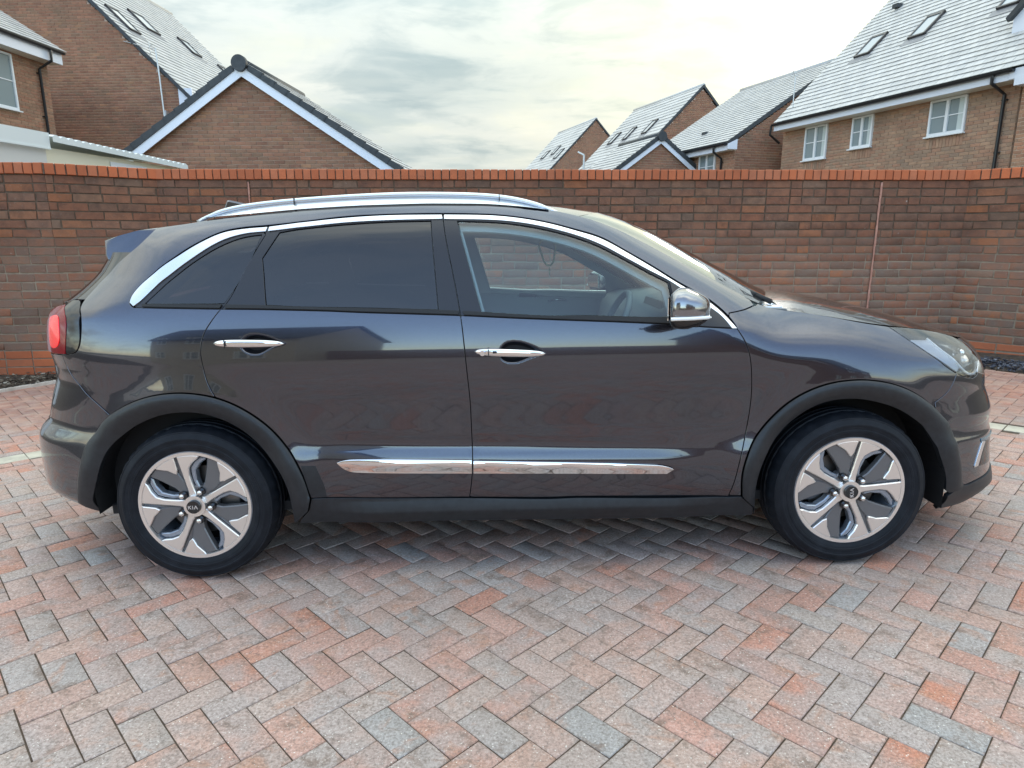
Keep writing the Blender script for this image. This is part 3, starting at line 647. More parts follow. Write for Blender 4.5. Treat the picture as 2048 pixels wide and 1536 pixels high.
# tv aerial on its gable
ax0 = m_ @ Vector((3.86, -.13, 0))
an_ = thing('tv_aerial', 'thin white television aerial on a pole fixed to the tall left gable', 'aerial', mw=Matrix.Translation((ax0.x, ax0.y, 4.68)) @ m_.to_3x3().to_4x4())
bm = bmesh.new(); tube(bm, [(0, 0, 0), (-.02, 0, 1.05), (-.05, 0, 1.80)], .022, 8); bm_obj('mast', bm, M['galv'], an_)
bm = bmesh.new(); tube(bm, [(-.05, 0, 1.78), (-1.02, .1, 2.03)], .010, 6)
for k in range(12): 
    p_ = Vector((-.1-.075*k, .01*k, 1.79+.0195*k)); bar(bm, p_+Vector((0, -.09, -.03)), p_+Vector((0, .09, .03)), .006, .006)
tube(bm, [(-.22, -.02, 1.98), (-.20, 0, 1.70), (-.25, 0, 1.62)], .012, 6); tube(bm, [(-.15, 0, 1.90), (-.27, 0, 1.80)], .012, 6)
bm_obj('antenna_boom', bm, M['galv'], an_)
bm = bmesh.new(); box(bm, .02, .07, -.02, .12, .0, .16); bm_obj('bracket', bm, M['galv'], an_)

# left house: wall running away from us, seen at the frame edge
m6 = frame((-11.23, 17.91), DL); h6 = thing('left_house', 'tan brick house at the left edge with a white window and black downpipe', 'house', mw=m6)
bm = bmesh.new(); box(bm, -8, -.362, -7, -.15, -1, 5.60); bm_obj('wall', bm, M['hmortar_pale'], h6)
hole = lambda s, z, h2: True
brick_face(h6, -.35, (-3.4, -.15), (2.2, 5.58), hole, M['hbrick_tan'], None, m6, face='right', wins=((-2.6, -1.30, 4.19, 5.46),))
bm = bmesh.new(); box(bm, -.355, -.352, -2.6, -1.30, 4.19, 5.46); bm_obj('window_recess', bm, M['curtain'], h6)
window(h6, lambda s, z, o: (-.30+o, s, z), -2.58, -1.32, 4.21, 5.45, 1, split=2, curtain=False)
eaves(h6, 0, 1, -7, -.05, 5.82, -.35, soffit=.30, downpipes=((-.50, 1.0),))
bm = bmesh.new(); vs = [bm.verts.new(p_) for p_ in ((.06, -7, 5.80), (.06, .02, 5.80), (-5, .02, 9.0), (-5, -7, 9.0), (.06, -7, 5.74), (.06, .02, 5.74), (-5, .02, 8.94), (-5, -7, 8.94))]
for f in ((0, 1, 2, 3), (7, 6, 5, 4), (0, 4, 5, 1), (1, 5, 6, 2)): bm.faces.new([vs[i] for i in f])
bm_obj('roof', bm, M['tile_dark'], h6)
roof_slope(h6, .07, 5.80, math.degrees(math.atan2(3.2, 5.06)), 1, -3.6, .03, 4.5, .22, .28, m6)
# lean-to with corrugated roof
mc = frame((-5.95, 9.0), (.13, .99)); cn = thing('lean_to_shed', 'cream lean-to shed with a white corrugated roof edge poking above the wall', 'shed', mw=mc)
bm = bmesh.new(); box(bm, -2.6, -.10, -.04, 2.9, -1, 2.46); bm_obj('side_wall', bm, M['cream'], cn)
bm = bmesh.new(); box(bm, -2.6, -.06, -3, -.04, -1, 2.44); bm_obj('side_panel', bm, M['pale_panel'], cn)
bm = bmesh.new(); box(bm, -.03, .0, -3, -.02, 2.44, 2.63); box(bm, -.035, .008, -3, -.02, 2.425, 2.445); bm_obj('fascia', bm, M['corr'], cn)
bm = bmesh.new(); n = 22; z0 = 2.60; q_ = []
NP = n*8
for i in range(NP+1):
    y = i*2.87/NP; zc_ = 2.60-.028*y; q_.append((y, zc_-.012+.028*abs(math.sin(math.pi*y/(2.87/n)))))
top = [[bm.verts.new((x, y, z+(0 if x > -1 else .25))) for y, z in q_] for x in (.03, -2.6)]
for i in range(NP): bm.faces.new((top[0][i], top[0][i+1], top[1][i+1], top[1][i]))
lo = [bm.verts.new((.03, y, 2.60-.028*y-.075)) for y, z in q_]
for i in range(NP): bm.faces.new((top[0][i], lo[i], lo[i+1], top[0][i+1]))
bm_obj('corrugated_roof', bm, M['corr'], cn, smooth=False)
bm = bmesh.new(); box(bm, -.09, -.085, 1.15, 1.95, 1.9, 2.40); bm_obj('wall_vent', bm, M['upvc'], cn)

# right house: long eave running away
m1 = frame((9.58, 13.62), DR); h1 = thing('right_house', 'large brick house at the right with three white windows below a long pale tiled roof', 'house', mw=m1)
def w1(s, z, o): return (.358-o, s, z)
bm = bmesh.new(); box(bm, .412, 9, .1, 6.85, -1, 4.3); bm_obj('wall', bm, M['hmortar'], h1)
WN = [(1.17, 2.05, 3.49, 4.28), (3.6, 4.26, 3.49, 4.28), (5.09, 5.92, 3.37, 4.28)]
keep = lambda s, z, h2: True
brick_face(h1, .4, (.1, 6.85), (2.0, 4.28), keep, M['hbrick_right'], None, m1, face='left', wins=WN)
for a, b, c_, d_ in WN:
    window(h1, w1, a+.005, b-.005, c_+.005, d_-.03, 1, split=2)
    bm = bmesh.new(); n = int((b-a)/.075)
    for i in range(n): box(bm, .392, .42, a+(b-a)*i/n+.005, a+(b-a)*(i+1)/n-.005, c_-.25, c_-.045)
    bm_obj('soldier_course', bm, M['hbrick_right'], h1)
eaves(h1, 0, -1, -.05, 6.78, 4.48, .4, soffit=.20, downpipes=((.36, .8), ))
bm = bmesh.new(); tube(bm, [(-.055, 6.82, 4.42), (-.055, 6.86, 4.18), (.36, 6.95, 3.98)], .034, 10); bm_obj('downpipe', bm, M['black_pvc'], h1)
bm = bmesh.new(); vs = [bm.verts.new(p_) for p_ in ((.0, -.35, 4.455), (.0, 6.75, 4.455), (6.2, 6.75, 4.455+6.2*math.tan(R(44))), (6.2, -.35, 4.455+6.2*math.tan(R(44))))]
bm.faces.new(vs); e5 = bmesh.ops.extrude_face_region(bm, geom=bm.faces[:]); [setattr(v, 'co', v.co+Vector((.05, 0, -.06))) for v in e5['geom'] if isinstance(v, bmesh.types.BMVert)]
bm_obj('roof', bm, M['tile_dark'], h1)
V1, N1 = roof_slope(h1, -.03, 4.47, 44, -1, -.38, 6.75, 7.6, .185, .205, m1)
c44 = math.cos(R(44))
for (y0, y1, x0, x1) in ((5.19, 5.70, 1.62, 2.21), (3.58, 4.06, 1.68, 2.27), (1.36, 1.85, 1.72, 2.3)): rooflight(h1, (-.03, 0, 4.47), V1, N1, y0, y1, x0/c44, x1/c44)
bm = bmesh.new(); q5 = Vector((-.03, 0, 4.47))+Vector(V1)*(3.15/c44)+Vector(N1)*.05; box(bm, q5.x-.12, q5.x+.1, 5.80, 5.98, q5.z-.04, q5.z+.06); bm_obj('roof_vent', bm, M['tile_dark'], h1)
bm = bmesh.new(); box(bm, -.02, .42, -.36, -.06, 4.14, 4.30); a3 = [(-.02, 4.44), (.75, 4.44+.75*.966), (.75, 4.14), (-.02, 4.14)]
vs = [bm.verts.new((x, y, z)) for y in (-.40, -.37) for x, z in a3]
for f in ((0, 1, 2, 3), (7, 6, 5, 4), (0, 4, 5, 1), (1, 5, 6, 2), (2, 6, 7, 3), (3, 7, 4, 0)): bm.faces.new([vs[i] for i in f])
bm_obj('bargeboard', bm, M['barge'], h1)
bm = bmesh.new(); box(bm, .30, 3, -3, -.02, -1, 5.2); bm_obj('side_wall', bm, M['hmortar_pale'], h1)
brick_face(h1, .292, (-1.2, -.02), (2.0, 5.0), lambda s, z, h2: True, M['hbrick_tan'], None, m1, face='left', n_single=120, name='side_brick')
bm = bmesh.new(); box(bm, -.015, 1.2, -.36, .06, 4.27, 4.452); bm_obj('soffit_box', bm, M['barge'], h1)
# dormer gable breaking the eave at the very right
bm = bmesh.new(); a3 = [(.85, 5.25), (.85, 5.75), (2.2, 6.9), (2.2, 5.6)]
vs = [bm.verts.new((x, y, z)) for y in (.35, .80) for x, z in a3]
for f in ((0, 1, 2, 3), (7, 6, 5, 4), (0, 4, 5, 1), (1, 5, 6, 2), (2, 6, 7, 3), (3, 7, 4, 0)): bm.faces.new([vs[i] for i in f])
bm_obj('dormer_cheek', bm, M['barge'], h1)
bm = bmesh.new(); bar(bm, (.80, .86, 5.62), (2.1, .86, 6.95), .10, .10); bar(bm, (.80, .86, 5.62), (.80, 0, 6.4), .10, .10); bm_obj('dormer_verge', bm, M['tile_dark'], h1)
# middle right house
m2, s2_ = None, None
t2, m2, vn2, e2 = gable_house('middle_house', 'two-storey brick house between the steep gable and the right house, one white window', 'house', (6.33+.952*4.05, 20.49+.306*4.05), DR, 3.75, 5.1, 4.04+.3*.647, 4.04+4.05*.647, -1.0, M['hbrick'], M['hmortar'], oe=.30, verge=.03, side=-1, tiles=300, gauge=.18, width=.24, front_rng=(-3.75, 0))
hw2 = 3.75
brick_face(t2, -hw2-.012, (0, 2.6), (2.2, 3.86), lambda s, z, h2: True, M['hbrick_tan'], None, m2, face='left', n_single=150, name='side_brick', wins=((.93, 1.83, 3.0, 3.9),))
window(t2, lambda s, z, o: (-hw2-.062-o, s, z), .95, 1.81, 3.02, 3.88, 1, split=2, curtain=False, sill=False)
eaves(t2, -4.05, -1, .0, 5.1, 4.03, -hw2, soffit=.20, downpipes=((.60, 1.0),))
bm = bmesh.new(); a3 = [(-4.06, 3.83), (-3.75, 3.83), (-3.75, 4.12), (-4.06, 3.98)]
vs = [bm.verts.new((x, y, z)) for y in (-.07, -.03) for x, z in a3]
for f in ((0, 1, 2, 3), (7, 6, 5, 4), (0, 4, 5, 1), (1, 5, 6, 2), (2, 6, 7, 3), (3, 7, 4, 0)): bm.faces.new([vs[i] for i in f])
bm_obj('soffit_box', bm, M['barge'], t2)
bm = bmesh.new(); box(bm, -3.25, -3.1, 2.4, 2.6, 4.55, 4.68); bm_obj('roof_vent', bm, M['tile_dark'], t2)
# steep gable and the far one
t3, m3, vn3, e3 = gable_house('steep_gable_house', 'steep brick gable with three rooflights on its slope, left of the middle house', 'house', (8.12, 30.1), DR, 3.6, 6.06, 7.58-3.6*.985, 7.58, -1.0, M['hbrick'], M['hmortar'], oe=.3, verge=.03, side=-1, tiles=0, gauge=.24, width=.3, front_bricks=0, tile_joints=False)
eo, ze, pt = e3
for (y0, y1, x0, x1) in ((4.7, 5.15, 1.36, 1.91), (3.2, 3.6, 1.32, 1.90), (1.35, 1.8, 1.26, 1.87)):
    rooflight(t3, (-eo, 0, ze), vn3[0], vn3[1], y0, y1, (eo-x1)/math.cos(R(pt)), (eo-x0)/math.cos(R(pt)))
t4, m4, vn4, e4 = gable_house('far_gable_house', 'farthest brick gable house with small rooflights, just right of the picture centre', 'house', (5.73, 47.87), DR, 4.4, 6.8, 9.14-4.4*1.02, 9.14, -1.0, M['hbrick'], M['hmortar'], oe=.3, verge=.04, side=-1, tiles=0, gauge=.34, width=.4, front_bricks=0, tile_joints=False)
eo, ze, pt = e4
for (y0, y1, x0, x1) in ((4.2, 4.9, 1.64, 2.2), (2.4, 3.0, 1.51, 2.1), (.8, 1.4, 1.9, 2.55)):
    rooflight(t4, (-eo, 0, ze), vn4[0], vn4[1], y0, y1, (eo-x1)/math.cos(R(pt)), (eo-x0)/math.cos(R(pt)))
gable_house('far_brick_garage', 'small brick garage gable with pale bargeboards in front of the steep gable house', 'garage', (4.71, 22.22), DR, 2.3, 2.7, 4.47-2.3*.70, 4.47, -1.0, M['hbrick'], M['hmortar'], barge=.19, oe=.35, verge=.08, side=-1, tiles=300, gauge=.2, width=.3, front_bricks=300)
# aerials and lamp standard on the skyline
o5 = thing('tv_aerial', 'small rake-like television aerial standing on the middle house gable', 'aerial', loc=(6.45, 16.19, 4.22))
bm = bmesh.new(); tube(bm, [(0, 0, 0), (.0, 0, .66)], .011, 6); bm_obj('mast', bm, M['galv'], o5)
bm = bmesh.new(); tube(bm, [(.0, 0, .64), (-.10, -.05, .80)], .006, 5)
for i in range(4): p_ = Vector((-.02-.02*i, -.01*i, .67+.03*i)); bar(bm, p_+Vector((-.09, 0, 0)), p_+Vector((.09, 0, .01)), .005, .005)
bm_obj('antenna_boom', bm, M['galv'], o5)
o6 = thing('lamp_post', 'short pale street lamp head in front of the farthest gable', 'street lamp', loc=(3.27, 31.55, 3.2))
bm = bmesh.new(); tube(bm, [(0, 0, -4.2), (0, 0, 1.72)], .045, 8); bm_obj('post', bm, M['galv'], o6)
bm = bmesh.new(); bar(bm, (0, 0, 1.72), (-.28, 0, 1.86), .10, .06); bm_obj('lamp_head', bm, M['galv'], o6)

# ------------------------------------------------------------------ what stands behind the camera (seen only as reflections)
def plain_house(name, label, x, y, w, dpt, ez, rz_, col, rot=0, roofcol=None):
    t = thing(name, label, 'house', loc=(x, y, -1), rz=R(rot))
    bm = bmesh.new(); P5 = [(0, 0), (dpt, 0), (dpt, ez), (dpt/2, rz_), (0, ez)]
    a = [bm.verts.new((-w/2, -q_[0], q_[1])) for q_ in P5]; b = [bm.verts.new((w/2, -q_[0], q_[1])) for q_ in P5]
    bm.faces.new(a); bm.faces.new(b[::-1])
    for i in (0, 1, 4): bm.faces.new((a[i], b[i], b[(i+1) % 5], a[(i+1) % 5]))
    bm_obj('wall', bm, col, t)
    bm = bmesh.new()
    for s0, s1 in (((.3, ez-.1), (-dpt/2, rz_+.05)), ((-dpt/2, rz_+.05), (-dpt-.3, ez-.1))):
        vs = [bm.verts.new((xx, yy, zz+dz)) for dz in (0, .12) for xx in (-w/2-.2, w/2+.2) for yy, zz in (s0, s1)]
        for f in ((0, 1, 3, 2), (4, 6, 7, 5), (0, 4, 5, 1), (2, 3, 7, 6), (0, 2, 6, 4), (1, 5, 7, 3)): bm.faces.new([vs[i] for i in f])
    bm_obj('roof', bm, M['tile_dark'], t)
    n = max(2, int(w/2.2))
    for fl in range(2):
        for i in range(n):
            xc = -w/2+(i+.5)*w/n; z0 = 1.9+fl*2.6 if True else 0
            window(t, lambda s, z, o: (s, o+.06, z), xc-.5, xc+.5, z0-.2, z0+.95, 1, curtain=True)
    return t
M['render'] = noisy('cream_render_wall', (.46, .42, .34), (.52, .47, .38), 3, .9); M['hbrick_plain'] = noisy('shaded_brick', (.17, .10, .075), (.24, .14, .10), 25, .9, mapping=(1, 1, 3))
plain_house('rendered_house', 'cream rendered house across the drive behind the viewpoint', -8.5, -11.5, 7.5, 7, 5.0, 8.0, M['render'], 8)
plain_house('opposite_house', 'brick house across the drive behind the viewpoint', 13, -16, 8, 7, 5.0, 7.4, M['hbrick_plain'], -12)
bm = bmesh.new(); box(bm, -5, 9, -13.2, -12.95, -1, 1.75); tag(bm_obj('rear_garden_wall', bm, M['hbrick_plain']), 'brown garden wall closing the court behind the viewpoint', 'wall')
# ---- car body side surface: P(s,z) -> (x, -y, z); near side is y<0 in car frame
KZ=[.14,.18,.22,.30,.36,.42,.48,.52,.56,.62,.70,.78,.85,.90,.95,1.0,1.05,1.10,1.15,1.25]
KW=[.790,.812,.838,.870,.878,.883,.886,.882,.874,.872,.879,.887,.891,.891,.8885,.8825,.873,.860,.843,.80]
XT=[-2.3,-2.0,-1.8,-1.62,-1.505,-1.442,-1.325,-1.05,-.905,-.662,-.384,-.135,.004,.163,.30,.425,.56,.667,.747,.826,.894,.972,1.05,1.127,1.244,1.359,1.51,1.674,1.80,1.95,2.1,2.3]
ZT=[1.38,1.42,1.440,1.452,1.461,1.470,1.481,1.500,1.511,1.522,1.526,1.521,1.509,1.486,1.452,1.403,1.331,1.273,1.229,1.187,1.148,1.103,1.078,1.068,1.056,1.039,1.010,.987,.972,.962,.955,.95]
XY=[-2.3,-2.0,-1.5,-1.0,.2,.6,.8,.97,1.15,1.3,1.6,1.9,2.1,2.3]
YY=[.63,.63,.62,.62,.62,.645,.680,.722,.758,.775,.77,.745,.70,.62]
XB=[-2.3,-1.5,-.86,-.24,.31,.61,.85,1.0,1.15,1.35,1.7,2.0,2.3]
ZB=[1.10,1.139,1.116,1.086,1.053,1.035,1.012,.99,.965,.940,.885,.81,.66]
def smooth_interp(xs,ys,sg=.022):
    # monotone-ish catmull via fine resample + gaussian smooth
    g=np.linspace(xs[0]-.3,xs[-1]+.3,1201); v=np.interp(g,xs,ys)
    k=np.exp(-.5*(np.arange(-120,121)*(g[1]-g[0])/ sg)**2); k/=k.sum()
    vp=np.pad(v,120,mode='edge'); v=np.convolve(vp,k,'valid')
    return lambda x: np.interp(x,g,v)
fW=smooth_interp(KZ,KW); fZT=smooth_interp(XT,ZT,.04); fYT=smooth_interp(XY,YY,.10); fZB=smooth_interp(XB,ZB,.10)
def Yside(x,z):
    zb=fZB(x);zt=fZT(x);yt=fYT(x)
    low=fW(np.minimum(z,zb))
    yb=fW(zb)
    tall=np.clip((zt-zb-.10)/.15,0,1); tall=tall*tall*(3-2*tall)
    uu=np.clip((z-zb)/np.maximum(zt-zb,.10),0,1.25)
    g=.80*(.86*uu+.14*uu**2)+.20*uu**7
    ya=np.where(z<=zb,low,yb+(yt-yb)*g)
    us=np.clip((z-(zt-.24))/.24,0,1.2)
    yc=fW(z)+(yt-fW(zt))*us**2.6
    y=tall*ya+(1-tall)*yc
    # shelf pressed in above the bright strip, doors only
    fx=np.clip((x+.98)/.30,0,1)*np.clip((.86-x)/.35,0,1); fx=fx*fx*(3-2*fx)
    zc=.548-.035*x
    y=y-.0065*fx*np.exp(-((z-zc)/.034)**2)*(z>0)
    y=y+.003*fx*np.exp(-((z-(zc-.065))/.03)**2)
    # arch flares
    for xc in (-1.345,1.345):
        r=np.sqrt((x-xc)**2+(z-.34)**2)
        y=y+.014*np.exp(-((r-.44)/.07)**2)*(z<.95)
    return y
# plan caps
XA=.9
TF_Z= [0.1, 0.2, 0.22, 0.25, 0.27, 0.3, 0.36, 0.42, 0.455, 0.47, 0.5, 0.53, 0.555, 0.575, 0.595, 0.62, 0.65, 0.7, 0.76, 0.8, 0.86, 0.92, 1.0, 1.1, 1.3]
TF= [2.1, 2.232, 2.253, 2.279, 2.288, 2.265, 2.251, 2.239, 2.235, 2.234, 2.236, 2.221, 2.221, 2.221, 2.232, 2.222, 2.207, 2.18, 2.166, 2.155, 2.14, 2.08, 2.0, 1.9, 1.7]
TR_Z= [0.1, 0.2, 0.26, 0.3, 0.34, 0.42, 0.5, 0.54, 0.57, 0.6, 0.62, 0.64, 0.68, 0.72, 0.82, 0.88, 0.9, 0.95, 1.05, 1.09, 1.12, 1.2, 1.26, 1.33, 1.42, 1.6]
TR= [2.03, 2.1, 2.085, 2.196, 2.246, 2.246, 2.247, 2.249, 2.248, 2.229, 2.207, 2.185, 2.171, 2.158, 2.112, 2.111, 2.112, 2.128, 2.122, 2.115, 2.09, 1.974, 1.905, 1.865, 1.85, 1.85]
fTF=smooth_interp(TF_Z,TF,.008); fTR=smooth_interp(TR_Z,TR,.010)
def _curve():
    ph=np.linspace(0,np.pi/2,4001); p,q=4.0,3.3
    t=np.sin(ph)**(2/p); y=np.cos(ph)**(2/q)
    X=1.3*t;Y=.88*y; ds=np.hypot(np.diff(X),np.diff(Y)); s=np.concatenate([[0],np.cumsum(ds)])
    return s,t,y
_cs,_ct,_cy=_curve(); SEND=.9+_cs[-1]
def PB(s,z):
    s=np.asarray(s,float);z=np.asarray(z,float)
    a=np.abs(s); c=np.maximum(a-XA,0)
    t=np.interp(c,_cs,_ct); yy=np.interp(c,_cs,_cy)
    L=np.where(s>0,fTF(z),fTR(z))-XA
    x=np.where(a<=XA,s,np.sign(s)*(XA+t*L))
    y=Yside(x,z)*np.where(a<=XA,1,yy)
    return np.stack([x,-y,z*np.ones_like(x)],-1)
def NBdy(s,z,e=.004):
    a=PB(s+e,z)-PB(s-e,z); b=PB(s,z+e)-PB(s,z-e)
    n=np.cross(a,b); n/=np.linalg.norm(n,axis=-1,keepdims=True)+1e-12
    return n
